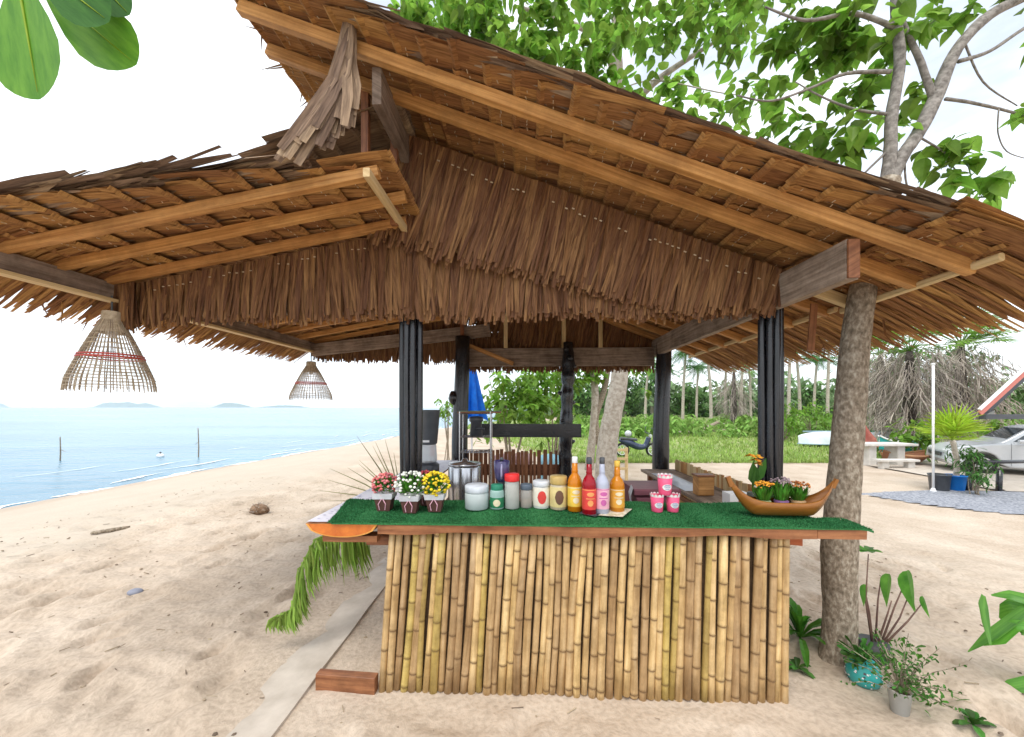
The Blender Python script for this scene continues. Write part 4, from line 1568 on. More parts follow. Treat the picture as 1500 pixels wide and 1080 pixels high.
def boatpot(dx, potm, leafm, flowm, h, label, balls=70):
    b = c + Vector((dx, .022, .032))
    t = thing('small_potted_plant', label, 'plant', b, 'small pots standing in the model boat')
    cyl('pot', [(.030, 0), (.033, .004), (.038, .055), (.034, .058)], b, potm, t, 14)
    m_ = MB()
    top = b + Vector((0, 0, .06))
    for q in range(130):
        a = rr(0, 6.28); r_ = .066 * math.sqrt(random.random())
        e = top + Vector((r_ * math.cos(a), r_ * math.sin(a) * .8, h * rr(.35, .9)))
        s_ = top.lerp(Vector((e.x, e.y, top.z)), .5)
        m_.blade([s_, s_.lerp(e, .6), e], [.005, .014, .003], (math.sin(a), -math.cos(a), 0), .2, rr(0, 1))
    m_.build('foliage', leafm, t)
    m_ = MB()
    for q in range(balls):
        a = rr(0, 6.28); r_ = .058 * math.sqrt(random.random())
        m_.ball(top + Vector((r_ * math.cos(a), r_ * math.sin(a) * .8, h * (1.0 - 2.5 * r_ * r_ / .05) + rr(-.008, .008))), rr(.004, .007), 6, 4, (1, 1, .8), rr(0, 1))
    tag(m_.build('blossom', flowm, t, True), None, None, kind='stuff')


ORNGF = M('orange_petals', (.62, .20, .02), (.80, .38, .04), 60, rough=.7, var=.3)
MAUVEF = M('mauve_petals', (.20, .14, .16), (.36, .28, .30), 60, rough=.7, var=.3)
RUSTF = M('rust_petals', (.34, .09, .03), (.52, .20, .06), 60, rough=.7, var=.3)
boatpot(-.10, plain('green_pot', (.30, .32, .16)), GREENLEAF, ORNGF, .10, 'small pot of orange blossom at the bow of the model boat')
boatpot(.002, plain('purple_pot', (.20, .09, .22)), GREENLEAF, MAUVEF, .125, 'purple pot of mauve dried blossom amid the model boat')
boatpot(.10, plain('tan_pot', (.42, .25, .12)), GREENLEAF, RUSTF, .10, 'tan pot of rust-red blossom towards the stern of the model boat')
for (dx, dy, rz, lab) in ((-.135, -.03, .3, 'blank white tag in front of the orange blossom pot'), (.055, -.036, .5, 'blank white tag between the purple and the tan pot'), (-.175, .02, 0, 'blank white tag close to the bow post of the model boat')):
    b = c + Vector((dx, dy + .02, .058))
    m_ = MB()
    s_ = Vector((math.cos(rz), math.sin(rz) * .4, .15)) * .018
    u_ = Vector((-.15, -.1, 1)) * .017
    n_ = Vector((0, .002, 0))
    q = [b - s_ - u_, b + s_ - u_, b + s_ + u_, b - s_ + u_]
    m_.add(q + [v + n_ for v in q], [(0, 1, 2, 3), (7, 6, 5, 4), (0, 4, 5, 1), (1, 5, 6, 2), (2, 6, 7, 3), (3, 7, 4, 0)])
    tag(m_.build('price_tag', LABELWHITE), lab, 'tag', 'white tags in the model boat')
# big orange bloom rising behind the boat, in front of the post
c, k = on(1119, 744)
c = Vector((c.x, c.y + .10, TOPZ))
t = thing('orange_bloom', 'tall orange flower with broad leaves in front of the landward black post', 'flower', c)
cyl('pot', [(.028, 0), (.032, .004), (.038, .07), (.034, .073)], c, plain('dark_pot', (.06, .06, .05)), t, 14)
m_ = MB()
m_.tube([c + Vector((0, 0, .05)), c + Vector((-.01, 0, .2)), c + Vector((.0, -.01, .30))], [.006, .005, .004], 6)
m_.build('stem', GREENLEAF, t)
for (dx, dz, ang) in ((-.028, .318, 2.8), (.016, .312, .6), (.022, .265, -.5), (.005, .29, 1.6)):
    m_ = MB()
    b = c + Vector((dx, -.01, dz))
    for q in range(7):
        a = ang + q * .9
        d = Vector((math.cos(a), math.sin(a) * .8, .25 * math.sin(a * 2)))
        m_.blade([b, b + d * .022, b + d * .040 + Vector((0, 0, -.005))], [.010, .022, .006], (-d.y, d.x, .4), .2, rr(0, 1))
    m_.build('bloom', ORNGF, t)
for (dx, dz, w, L, tilt) in ((-.03, .13, .075, .15, -.3), (.035, .14, .06, .17, .5), (.0, .12, .05, .12, .0)):
    m_ = MB()
    b = c + Vector((dx * .3, -.012, dz))
    e = Vector((tilt * .5, -.2, 1)).normalized()
    m_.blade([b, b + e * L * .3, b + e * L * .65, b + e * L], [.01, w, w * .8, .004], (1, 0, 0), .2, rr(.3, .7))
    m_.build('leaf', DARKLEAF, t)

# ------------------------------------------------------------------ inside the hut
p = H(-.35, 3.4)
wt = thing('work_table', 'low timber work table standing inside the hut', 'table', p)
timber('table_top', (-.72, 3.4, .74), (.05, 3.4, .74), .75, .04, REDWOOD, .05, .3, parent=wt)
for (u, v) in ((-.66, 3.1), (0, 3.1), (-.66, 3.7), (0, 3.7)):
    timber('leg', (u, v, -.03), (u, v, .72), .05, .05, REDWOOD, .05, .3, (0, 1, 0), parent=wt)
uc_ = H(-.52, 3.2, .76)
ur = thing('steel_urn', 'ribbed steel urn standing behind the yellow flowers', 'urn', uc_)
cyl('body', [(.13, 0), (.135, .01), (.135, .33), (.125, .345)], uc_, STEEL, ur, 28)
for q in range(10):
    m_ = MB()
    a = 2 * math.pi * q / 10 + .2
    m_.beam(uc_ + Vector((.137 * math.cos(a), .137 * math.sin(a), .01)), uc_ + Vector((.137 * math.cos(a), .137 * math.sin(a), .33)), .016, .008, (math.cos(a), math.sin(a), 0))
    m_.build('rib', STEEL, ur)
cyl('lid', [(.14, .345), (.142, .36), (.03, .375), (.02, .40), (.0, .402)], uc_, STEEL, ur, 28)

gc = H(-.93, 3.55, .962)
gm = thing('drink_machine', 'dark grey drink machine with tapered hopper on a clear jar', 'machine', gc)
cyl('base', [(.10, 0), (.105, .01), (.105, .09), (.08, .11)], gc, DARKPLASTIC, gm, 20)
cyl('clear_jar', [(.07, .11), (.08, .125), (.08, .27), (.07, .285)], gc, GLASS, gm, 20)
cyl('hopper', [(.075, .285), (.085, .295), (.112, .60), (.116, .61), (.10, .615)], gc, M('slate_plastic', (.08, .09, .10), (.11, .12, .135), 8, rough=.35, spec=.5), gm, 24)
m_ = MB(); m_.beam(gc + Vector((-.03, -.092, .32)), gc + Vector((.03, -.092, .32)), .006, .02); m_.build('badge', WHITE, gm)

rc = H(-.50, 3.72, .76)
rk = thing('wire_rack', 'chrome wire rack with three shelves beside the drink machine', 'rack', rc)
for (dx, dy) in ((-.14, -.12), (.16, -.12), (-.14, .12), (.16, .12)):
    m_ = MB(); m_.tube([rc + Vector((dx, dy, 0)), rc + Vector((dx, dy, .80))], .006, 6); m_.build('upright', STEEL, rk)
for z_ in (.40, .55, .78):
    m_ = MB()
    for q in range(9):
        m_.tube([rc + Vector((-.14 + .3 * q / 8, -.12, z_)), rc + Vector((-.14 + .3 * q / 8, .12, z_))], .003, 5)
    for dy in (-.12, 0, .12):
        m_.tube([rc + Vector((-.15, dy, z_)), rc + Vector((.17, dy, z_))], .005, 5)
    m_.build('shelf', STEEL, rk)
b = rc + Vector((.01, 0, .552))
dg = thing('dark_grinder', 'small black grinder on the middle shelf of the wire rack', 'grinder', b)
cyl('body', [(.06, .006), (.065, .01), (.055, .14), (.07, .15), (.07, .19), (.03, .20)], b, DARKPLASTIC, dg, 16)
m_ = MB(); m_.tube([b + Vector((0, -.05, .08)), b + Vector((.06, -.12, .085)), b + Vector((.09, -.14, .08))], [.012, .012, .010], 8); m_.build('handle', DARKPLASTIC, dg, True)
b = rc + Vector((.02, 0, .784))
tr = thing('serving_tray', 'green topped wooden tray on top of the wire rack', 'tray', b)
m_ = MB(); m_.beam(b + Vector((-.18, 0, .008)), b + Vector((.24, 0, .008)), .24, .014); m_.build('board', REDWOOD, tr)
m_ = MB(); m_.beam(b + Vector((-.17, 0, .019)), b + Vector((.23, 0, .019)), .23, .006); m_.build('liner', plain('tray_green', (.16, .30, .20)), tr)

bc, k = on(735, 741)
bl = thing('blender', 'dark violet handled blender jar on a black base behind the jars', 'blender', bc)
cyl('base', [(.045, 0), (.05, .006), (.042, .09), (.03, .11)], bc, DARKPLASTIC, bl, 16)
cyl('neck', [(.02, .105), (.022, .13), (.026, .16)], bc, DARKPLASTIC, bl, 12)
VIOL = M('violet_plastic', (.035, .03, .09), (.06, .05, .14), 10, rough=.2, spec=.6)
m_ = MB()
m_.lathe([(.028, .155), (.042, .18), (.050, .23), (.051, .285), (.046, .288), (.040, .20)], bc, 18)
m_.build('jar', VIOL, bl, True)
m_ = MB(); m_.tube([bc + Vector((0, -.048, .27)), bc + Vector((0, -.066, .25)), bc + Vector((0, -.06, .20)), bc + Vector((0, -.042, .18))], .006, 6)
m_.build('handle', M('pale_violet', (.30, .28, .45), (.36, .34, .5), 10, rough=.4), bl, True)
cyl('knob', [(.012, .285), (.012, .305), (.006, .308)], bc, DARKPLASTIC, bl, 10)

# white bag hanging from the post
b = H(-1.06, 4.0, 0.97)
bg = thing('plastic_bag', 'white plastic carrier bag with red print hanging by the post', 'bag', b)
m_ = MB()
vs, fs = [], []
n_, k_ = 12, 10
for i in range(k_ + 1):
    t_ = i / k_
    wd = .10 * (1 - .6 * t_ ** 1.6)
    for j in range(n_):
        a = 2 * math.pi * j / n_
        vs.append((b.x + wd * math.cos(a) * (1 + .06 * math.sin(3 * a + i)) + .03 * t_, b.y + wd * .45 * math.sin(a) * (1 + .15 * math.sin(5 * a + i)), b.z + .56 * t_))
for i in range(k_):
    for j in range(n_):
        fs.append((i * n_ + j, i * n_ + (j + 1) % n_, (i + 1) * n_ + (j + 1) % n_, (i + 1) * n_ + j))
fs.append(tuple(range(n_ - 1, -1, -1)))
m_.add(vs, fs)
m_.build('sack', M('bag_film', (.70, .72, .76), (.80, .82, .85), 8, rough=.35, transl=.3), bg, True)
m_ = MB()
for q in range(5):
    z_ = .12 + q * .028
    m_.beam(b + Vector((.045 + rr(-.01, .01), -.046, z_)), b + Vector((.085 + rr(-.015, .01), -.036, z_ + .004)), .004, .012)
m_.build('print', LABELRED, bg)

# cooler and boxes on the landward side
b = H(.96, 2.95, -.02)
cb = thing('storage_bin', 'maroon plastic storage bin with a lid inside the hut', 'bin', b)
MAR = plain('maroon_plastic', (.20, .07, .09), .45)
m_ = MB(); m_.beam(b + Vector((-.14, 0, .48)), b + Vector((.16, 0, .48)), .32, .96, (0, 0, 1), .5, 0, .06); m_.build('body', MAR, cb)
m_ = MB(); m_.beam(b + Vector((-.16, 0, .99)), b + Vector((.18, 0, .99)), .35, .05, (0, 0, 1), .6, 0, .2); m_.build('lid', MAR, cb)
m_ = MB(); m_.blade([b + Vector((-.165, -.16, 1.02)), b + Vector((-.175, -.14, .96)), b + Vector((-.16, -.12, .88))], [.12, .13, .09], (.2, 1, 0), .2); m_.build('sticker', plain('silver_film', (.6, .6, .64)), cb)
b = H(1.53, 3.25, .847)
ob = thing('wooden_block', 'orange-brown wooden napkin block on the side counter', 'block', b)
m_ = MB(); m_.beam(b + Vector((-.065, 0, .085)), b + Vector((.065, 0, .085)), .10, .16, (0, 0, 1), .4, 0, .06); m_.build('body', RAFTER, ob)
m_ = MB(); m_.beam(b + Vector((-.075, 0, .172)), b + Vector((.075, 0, .172)), .11, .015, (0, 0, 1), .2, 0, .2); m_.build('top_board', REDWOOD, ob)
b = H(1.55, 2.74, .847)
wb = thing('carton', 'white carton with a red side beside the bow of the model boat', 'carton', b)
m_ = MB(); m_.beam(b + Vector((-.10, 0, .07)), b + Vector((.05, 0, .07)), .10, .14); m_.build('box', WHITE, wb)
m_ = MB(); m_.beam(b + Vector((-.04, -.052, .055)), b + Vector((.05, -.052, .055)), .004, .10); m_.build('red_panel', LABELRED, wb)
b = H(1.55, 3.7, .847)
sv = thing('folded_cloth', 'crumpled pale blue-grey sheet on the landward side counter', 'cloth', b)
m_ = MB()
vs, fs = [], []
for i in range(15):
    for j in range(9):
        vs.append(tuple(H(1.44 + .22 * j / 8, 3.4 + .9 * i / 14, .848 + (.02 * random.random() + .012) * math.sin(math.pi * j / 8) * math.sin(math.pi * i / 14) + .0005)))
for i in range(14):
    for j in range(8):
        a = i * 9 + j
        fs.append((a, a + 1, a + 10, a + 9))
m_.add(vs, fs)
m_.build('sheet', M('blue_grey_film', (.42, .46, .52), (.55, .58, .62), 6, rough=.35), sv, True)

# ------------------------------------------------------------------ palm fronds leaning on the sea-side counter
def frond(name, base, tip, sag, leaflen, n, mat, label, droop=.6, w=.018, spread=.9, up=Vector((0, 0, 1)), wid=None):
    t = thing(name, label, 'palm frond', base)
    base, tip = Vector(base), Vector(tip)
    m_ = MB()
    pts = []
    for i in range(13):
        s = i / 12
        pts.append(base.lerp(tip, s) + sag * (4 * s * (1 - s)))
    m_.tube(pts, [.010 * (1 - .75 * i / 12) for i in range(13)], 6, .6)
    m_.build('stalk', mat, t)
    m_ = MB()
    for i in range(n):
        s = .10 + .9 * i / n
        k_ = min(11, int(s * 12)); f = s * 12 - k_
        p_ = pts[k_].lerp(pts[k_ + 1], f)
        d = (pts[k_ + 1] - pts[k_]).normalized()
        sd = d.cross(up).normalized()
        L = leaflen * (math.sin(math.pi * (.15 + .8 * s)) ** .6) * rr(.85, 1.1)
        for g in (-1, 1):
            e = (sd * g * spread + d * .75 + Vector((0, 0, -droop * rr(.7, 1.3)))).normalized()
            q1 = p_ + (sd * g * spread + d * .6).normalized() * L * .35
            q2 = p_ + e * L * .72 + Vector((0, 0, -droop * L * .12))
            q3 = p_ + e * L + Vector((0, 0, -droop * L * .35))
            m_.blade([p_, q1, q2, q3], [w * .7, w, w * .75, w * .12], d, .25, rr(0, 1))
    m_.build('leaflets', mat, t)
    return t


FROND = M('frond_green', (.15, .28, .03), (.36, .48, .09), 9, (.3, 2, 1), rough=.5, var=.4, spec=.4, transl=.4)
YF = 2.42
RA = [atY(x, y, YF + dy) for x, y, dy in ((528, 772, .25), (500, 775, .14), (462, 790, .03), (440, 832, 0), (436, 868, 0), (426, 893, 0), (406, 903, 0))]
fr = thing('palm_frond', 'green palm frond hanging below the half-log counter', 'palm frond', RA[0])
m_ = MB()
RB = []
for i in range(len(RA) - 1):
    for q in range(5):
        RB.append(RA[i].lerp(RA[i + 1], q / 5))
RB.append(RA[-1])
m_.tube(RB, [.008 * (1 - .7 * i / len(RB)) for i in range(len(RB))], 6, .6)
m_.build('stalk', FROND, fr, True)
m_ = MB()
for i, p_ in enumerate(RB):
    s_ = i / len(RB)
    for q in range(11):
        L = (.38 - .28 * s_) * rr(.75, 1.1)
        o_ = p_ + Vector((rr(-.015, .015), rr(-.02, .02), 0))
        dx = rr(-.08, .20) * (1 - .3 * s_) if s_ < .85 else rr(-.5, .1)
        d = Vector((dx, rr(-.25, .25), -1)).normalized()
        b_ = o_ + Vector((dx * .25, rr(-.03, .03), .012)) * (L / .4)
        m_.blade([o_, b_ + d * L * .3, b_ + d * L * .7, b_ + d * L + Vector((.02, 0, 0))], [.007, .013, .010, .001], (1, rr(-.8, .8), 0), .3, rr(0, 1))
m_.build('leaflets', FROND, fr)
a = atY(588, 742, 3.3)
fan = thing('dry_palm_fan', 'thin dried palm fan spreading behind the half-log counter', 'palm frond', a)
DRYF = M('dry_frond', (.30, .28, .14), (.46, .42, .24), 9, rough=.7, var=.3, transl=.3)
m_ = MB()
for q in range(16):
    th = R(96 + q * 6.4)
    L = rr(.50, .80)
    d = Vector((math.cos(th), rr(-.15, .15), math.sin(th)))
    m_.blade([a, a + d * L * .5, a + d * L + Vector((0, 0, -.05))], [.010, .012, .002], (-d.z, 0, d.x), .3, rr(0, 1))
m_.build('leaf_blades', DRYF, fan)
m_ = MB(); m_.tube([Vector((a.x, a.y, -.02)), a], [.012, .008], 6); m_.build('stalk', DRYF, fan)

# ------------------------------------------------------------------ trees and plants
DENS = 1.0
HEART = ((0, .35), (.12, .85), (.32, 1.0), (.62, .70), (.85, .28), (1, .02))
OVAL = ((0, .15), (.35, .75), (.7, 1.0), (.92, .62), (1, .12))


def leaf(m_, p, d, up, L, W, shape, fold=.25, droop=.25, var=None, mi=0):
    p, d, up = Vector(p), Vector(d).normalized(), Vector(up)
    side_ = d.cross(up)
    side_ = side_.normalized() if side_.length > 1e-4 else d.orthogonal().normalized()
    pts = [p + d * (L * t) - Vector((0, 0, droop * L * t * t)) for t, w in shape]
    m_.blade(pts, [W * w for t, w in shape], side_, fold, rr(0, 1) if var is None else var, mi)


def rnd():
    return Vector((random.gauss(0, 1), random.gauss(0, 1), random.gauss(0, 1))).normalized()


def cluster(m_, c, rad, n, L, shape=HEART, wf=.9, flat=.7, droop=.35):
    """leaves in small sprays hung around points inside a ragged blob"""
    c = Vector(c)
    k = 0
    n = n * DENS
    while k < n:
        q = c + Vector((random.gauss(0, .5) * rad, random.gauss(0, .5) * rad, random.gauss(0, .5) * rad * flat))
        for i in range(random.randint(3, 7)):
            d = rnd(); d.z = d.z * .5 - .35
            l_ = L * rr(.65, 1.2)
            leaf(m_, q + rnd() * L * .5, d, rnd() * .6 + Vector((0, 0, 1)), l_, l_ * wf * rr(.8, 1.05), shape, rr(.1, .45), droop)
            k += 1


def limb(m_, path, rads, n=9, jit=.05, var=.5):
    """smooth limb through points (Catmull-Rom)"""
    P_ = [Vector(p) for p in path]
    out, ro = [], []
    for i in range(len(P_) - 1):
        p0, p1, p2, p3 = P_[max(0, i - 1)], P_[i], P_[i + 1], P_[min(len(P_) - 1, i + 2)]
        for q in range(5):
            t = q / 5
            out.append(.5 * ((2 * p1) + (p2 - p0) * t + (2 * p0 - 5 * p1 + 4 * p2 - p3) * t * t + (3 * p1 - p0 - 3 * p2 + p3) * t ** 3))
            ro.append(rads[i] + (rads[i + 1] - rads[i]) * t)
    out.append(P_[-1]); ro.append(rads[-1])
    m_.tube(out, ro, n, var, jit=jit)


DENS = 1.05
# the tree that grows through the landward end of the roof
TY = 2.36
t = thing('shade_tree', 'leaning tree with mottled bark growing up through the thatch beside the counter', 'tree', atz(1230, 985, 0) + Vector((0, .1, 0)))
pk = TY / F
m_ = MB()
limb(m_, [atY(x, y, TY) for x, y in ((1222, 1010), (1226, 970), (1230, 900), (1229, 810), (1237, 700), (1245, 600), (1253, 500), (1268, 400), (1288, 310), (1303, 265))],
     [q * pk for q in (27, 22.5, 20, 21.5, 19.5, 18.5, 17, 15.5, 14.5, 13.5)], 18, .035)
trunk = m_.build('trunk', BARK, t, True)
for path, rads in (
        (((1292, 300), (1303, 235), (1306, 170), (1318, 90), (1312, 0), (1322, -130)), (14, 13, 12, 11, 10, 6)),
        (((1295, 295), (1318, 235), (1345, 195), (1372, 140), (1400, 75), (1450, 22), (1510, -8), (1600, -50)), (15, 15, 15, 15, 13, 12, 10, 7)),
        (((1368, 148), (1350, 95), (1332, 55), (1318, 20)), (8, 7, 6, 5)),
        (((1305, 105), (1240, 108), (1190, 128), (1130, 148), (1080, 140)), (5, 4, 3, 2.5, 1.5)),
        (((1308, 168), (1250, 160), (1200, 140), (1165, 120)), (4, 3, 2, 1.2)),
        (((1385, 145), (1420, 150), (1465, 160), (1520, 175)), (4, 3.5, 3, 2.5)),
        (((1405, 90), (1450, 75), (1500, 42), (1560, 10)), (5, 4, 4, 3)),
        (((1463, 160), (1462, 195), (1475, 222), (1505, 233)), (1.6, 1.4, 1.2, 1)),
        (((1296, 225), (1265, 255), (1240, 280)), (3, 2.5, 2)),
        (((1325, 225), (1328, 270), (1345, 300), (1365, 285)), (2.5, 2, 1.6, 1)),
        (((1345, 200), (1385, 225), (1400, 250), (1440, 285)), (2.5, 2, 1.5, 1)),
        (((1412, 60), (1440, 120), (1490, 155)), (2.5, 2, 1.2)),
        (((1310, 40), (1250, 20), (1180, 30), (1120, 10)), (6, 5, 3.5, 2)),
        (((1320, -100), (1250, -160), (1150, -180)), (6, 5, 3))):
    m_ = MB()
    limb(m_, [atY(x, y, TY + .02 + .1 * (i / len(path)) * (1 if rads[0] < 8 else 0)) for i, (x, y) in enumerate(path)], [q * pk * .6 for q in rads], 8, .05)
    m_.build('branch', GREYBARK, t, True)
m_ = MB()
for (x, y, r, Y, n, L) in ((1235, 215, 38, 2.55, 70, .105), (1190, 235, 30, 2.8, 50, .10), (1150, 175, 40, 2.8, 55, .10), (1215, 60, 45, 2.7, 90, .10), (1260, 25, 45, 2.5, 80, .105),
                           (1160, 40, 40, 2.9, 80, .10), (1320, 55, 30, 2.45, 35, .10), (1265, 130, 30, 2.5, 40, .10), (1370, 40, 30, 2.6, 34, .10), (1340, 150, 28, 2.6, 24, .10),
                           (1385, 212, 22, 2.4, 16, .11), (1405, 235, 20, 2.4, 12, .115), (1430, 285, 26, 2.4, 18, .10), (1462, 300, 24, 2.4, 16, .10), (1375, 245, 16, 2.4, 8, .10), (1495, 165, 10, 2.45, 6, .09),
                           (1100, 110, 40, 3.2, 60, .10), (1080, 215, 35, 3.1, 50, .10), (1120, 235, 30, 3.0, 45, .10), (1180, 265, 22, 2.8, 30, .10),
                           (1250, -90, 90, 2.6, 120, .11), (1380, -120, 90, 2.6, 120, .11), (1500, -100, 80, 2.7, 90, .11), (1130, -110, 90, 2.9, 120, .11), (1600, -30, 80, 2.6, 60, .11)):
    cluster(m_, atY(x, y, Y), r * Y / F, n, L, flat=.9)
m_.build('crown', TREELEAF, t)


def tree(name, label, trunks, clusters, L, bark, leafm, group=None, limbs=(), shape=HEART, wf=.85, loc=None):
    t_ = thing(name, label, 'tree', loc if loc is not None else trunks[0][0][0], group)
    for path, rads in trunks:
        m_ = MB(); limb(m_, path, rads, 12, .05); m_.build('trunk', bark, t_, True)
    for path, rads in limbs:
        m_ = MB(); limb(m_, path, rads, 6, .05); m_.build('branch', bark, t_, True)
    m_ = MB()
    for (c_, r_, n_) in clusters:
        cluster(m_, c_, r_, n_, L, shape, wf, .85)
    m_.build('crown', leafm, t_)
    return t_


# tall pale-barked tree standing inland of the hut, its crown spreading over the roof
Y = 9.0
g = gz(2.2, Y)
pb = atY(885, 705, Y); pb.z = g - .1
cl_ = []
for (x, y, r, Yc, n) in ((610, 20, 30, 5.2, 90), (660, 55, 42, 5.0, 150), (720, 30, 45, 5.2, 150), (705, 90, 35, 5.0, 120), (770, 95, 42, 4.8, 140), (800, 40, 45, 5.0, 140), (760, 130, 28, 4.7, 70),
                         (850, 90, 40, 4.9, 110), (845, 165, 30, 4.6, 80), (880, 130, 30, 5.0, 70), (905, 25, 45, 5.2, 130), (915, 170, 40, 4.6, 110), (955, 195, 32, 4.5, 90), (990, 145, 30, 4.9, 60),
                         (990, 30, 45, 5.3, 120), (1040, 60, 30, 5.4, 60), (1060, 15, 45, 5.4, 110), (1010, 215, 28, 4.5, 70), (1040, 190, 35, 4.7, 80), (1090, 250, 22, 4.4, 40), (640, 0, 40, 5.6, 90),
                         (760, -60, 120, 5.6, 260), (950, -60, 120, 5.8, 260), (1130, -40, 90, 5.8, 160), (880, -180, 150, 6.6, 260), (650, -90, 70, 5.8, 120), (680, 110, 18, 4.9, 30), (730, 145, 12, 4.7, 20)):
    cl_.append((atY(x, y, Yc), r * 1.15 * Yc / F, n * 1.25))
tree('pale_barked_tree', 'tall pale-trunked tree behind the hut whose leafy crown spreads over the roof',
     [([pb, atY(890, 650, Y), atY(899, 600, Y), atY(908, 545, Y), atY(910, 430, Y), atY(903, 250, Y - .4), atY(905, 120, Y - 1), atY(900, 20, Y - 1.5)], [.27, .24, .22, .205, .19, .17, .12, .06])],
     cl_, .15, PALEBARK, TREELEAF,
     limbs=[([atY(905, 260, 8.5), atY(850, 190, 7), atY(780, 110, 5.6), atY(700, 60, 5)], [.08, .04, .022, .010]), ([atY(905, 180, 8.2), atY(960, 120, 6.6), atY(1050, 60, 5.6)], [.09, .06, .02]),
            ([atY(905, 300, 8.6), atY(930, 230, 6.6), atY(960, 190, 4.8), atY(1030, 200, 4.6)], [.08, .05, .03, .015]), ([atY(904, 150, 7.9), atY(880, 60, 6.4), atY(760, 10, 5.4)], [.08, .05, .02]),
            ([atY(910, 130, 4.9), atY(960, 118, 4.8), atY(1050, 135, 4.7), atY(1085, 140, 4.6)], [.008, .009, .008, .005])])
DENS = 1.0
# two thinner trunks beside it
for (xb, pts, r, lab, cl2, bk_) in (
        (862, ((862, 690), (868, 640), (872, 580), (866, 520), (862, 470)), .14, 'slim pale tree beside the tall pale-trunked tree, a tuft of leaves on its stem', ((866, 545, 22, 120), (850, 495, 60, 160), (880, 480, 50, 120)), PALEBARK),
        (893, ((889, 668), (876, 640), (872, 612), (884, 575), (890, 540), (895, 470)), .13, 'thin dark crooked tree between the pale trunks', ((905, 500, 50, 130), (930, 535, 40, 90)), BARK)):
    Yt = 12.0
    b_ = atY(pts[0][0], pts[0][1], Yt); b_.z = gz(b_.x, Yt) - .05
    tree('slim_tree', lab, [([b_] + [atY(x, y, Yt) for x, y in pts[1:]], [r, r * .9, r * .85, r * .75, r * .7, r * .6][:len(pts)])],
         [(atY(x, y, Yt), q * Yt / F * .7, n) for x, y, q, n in cl2], .22, bk_, TREELEAF)


def bush(name, label, x, y, Yb, rpx, n, L, leafm, cat='bush', group=None, flat=.8, shape=OVAL, wf=.5):
    c_ = atY(x, y, Yb)
    r_ = rpx * Yb / F
    b_ = Vector((c_.x, Yb, gz(c_.x, Yb)))
    t_ = thing(name, label, cat, b_, group)
    m_ = MB()
    for q in range(6):
        e = c_ + Vector((rr(-.6, .6) * r_, rr(-.5, .5) * r_, rr(-.2, .6) * r_))
        limb(m_, [b_ + Vector((rr(-.1, .1), rr(-.1, .1), -.05)), b_.lerp(e, .5) + Vector((rr(-.1, .1), 0, 0)), e], [.03 * r_ + .008, .02 * r_ + .006, .004], 5)
    m_.build('stem', BARK, t_)
    m_ = MB()
    for q in range(9):
        cluster(m_, c_ + Vector((rr(-.8, .8) * r_, rr(-.6, .6) * r_, rr(-.8, .7) * r_ * flat)), r_ * .55, n // 9, L, shape, wf, .9, .3)
    m_.build('foliage', leafm, t_)


bush('leafy_bush', 'big bright green leafy bush beyond the back rail of the hut', 752, 580, 10.5, 62, 1100, .24, TREELEAF)
bush('leafy_bush', 'smaller leafy bush growing beside the knobbly post', 812, 560, 11.5, 38, 500, .22, TREELEAF)
bush('leafy_bush', 'small pale bush peeping out beside the seaward black posts', 655, 598, 14, 18, 160, .16, TREELEAF)

# ------------------------------------------------------------------ inland ground cover
def gsheet(name, mat, poly, dz, label, cat, n=60):
    m_ = MB()
    xs = [p_[0] for p_ in poly]; ys = [p_[1] for p_ in poly]
    # fan of rows between left and right edges given per y
    vs, fs = [], []
    for i in range(n + 1):
        f = i / n * (len(poly) - 1)
        j = min(int(f), len(poly) - 2); f -= j
        y_ = poly[j][0] + (poly[j + 1][0] - poly[j][0]) * f
        a_ = poly[j][1] + (poly[j + 1][1] - poly[j][1]) * f + .12 * math.sin(i * 1.7)
        b_ = poly[j][2] + (poly[j + 1][2] - poly[j][2]) * f + .12 * math.sin(i * 1.3)
        for q in range(13):
            x_ = a_ + (b_ - a_) * q / 12
            vs.append((x_, y_ + (.10 * math.sin(q * 2.1) if i in (0, n) else 0), max(gheight(x_, y_), gz(x_, y_)) + dz))
    for i in range(n):
        for q in range(12):
            a = i * 13 + q
            fs.append((a, a + 1, a + 14, a + 13))
    m_.add(vs, fs)
    return tag(m_.build(name, mat, None, True), label, cat, kind='structure')


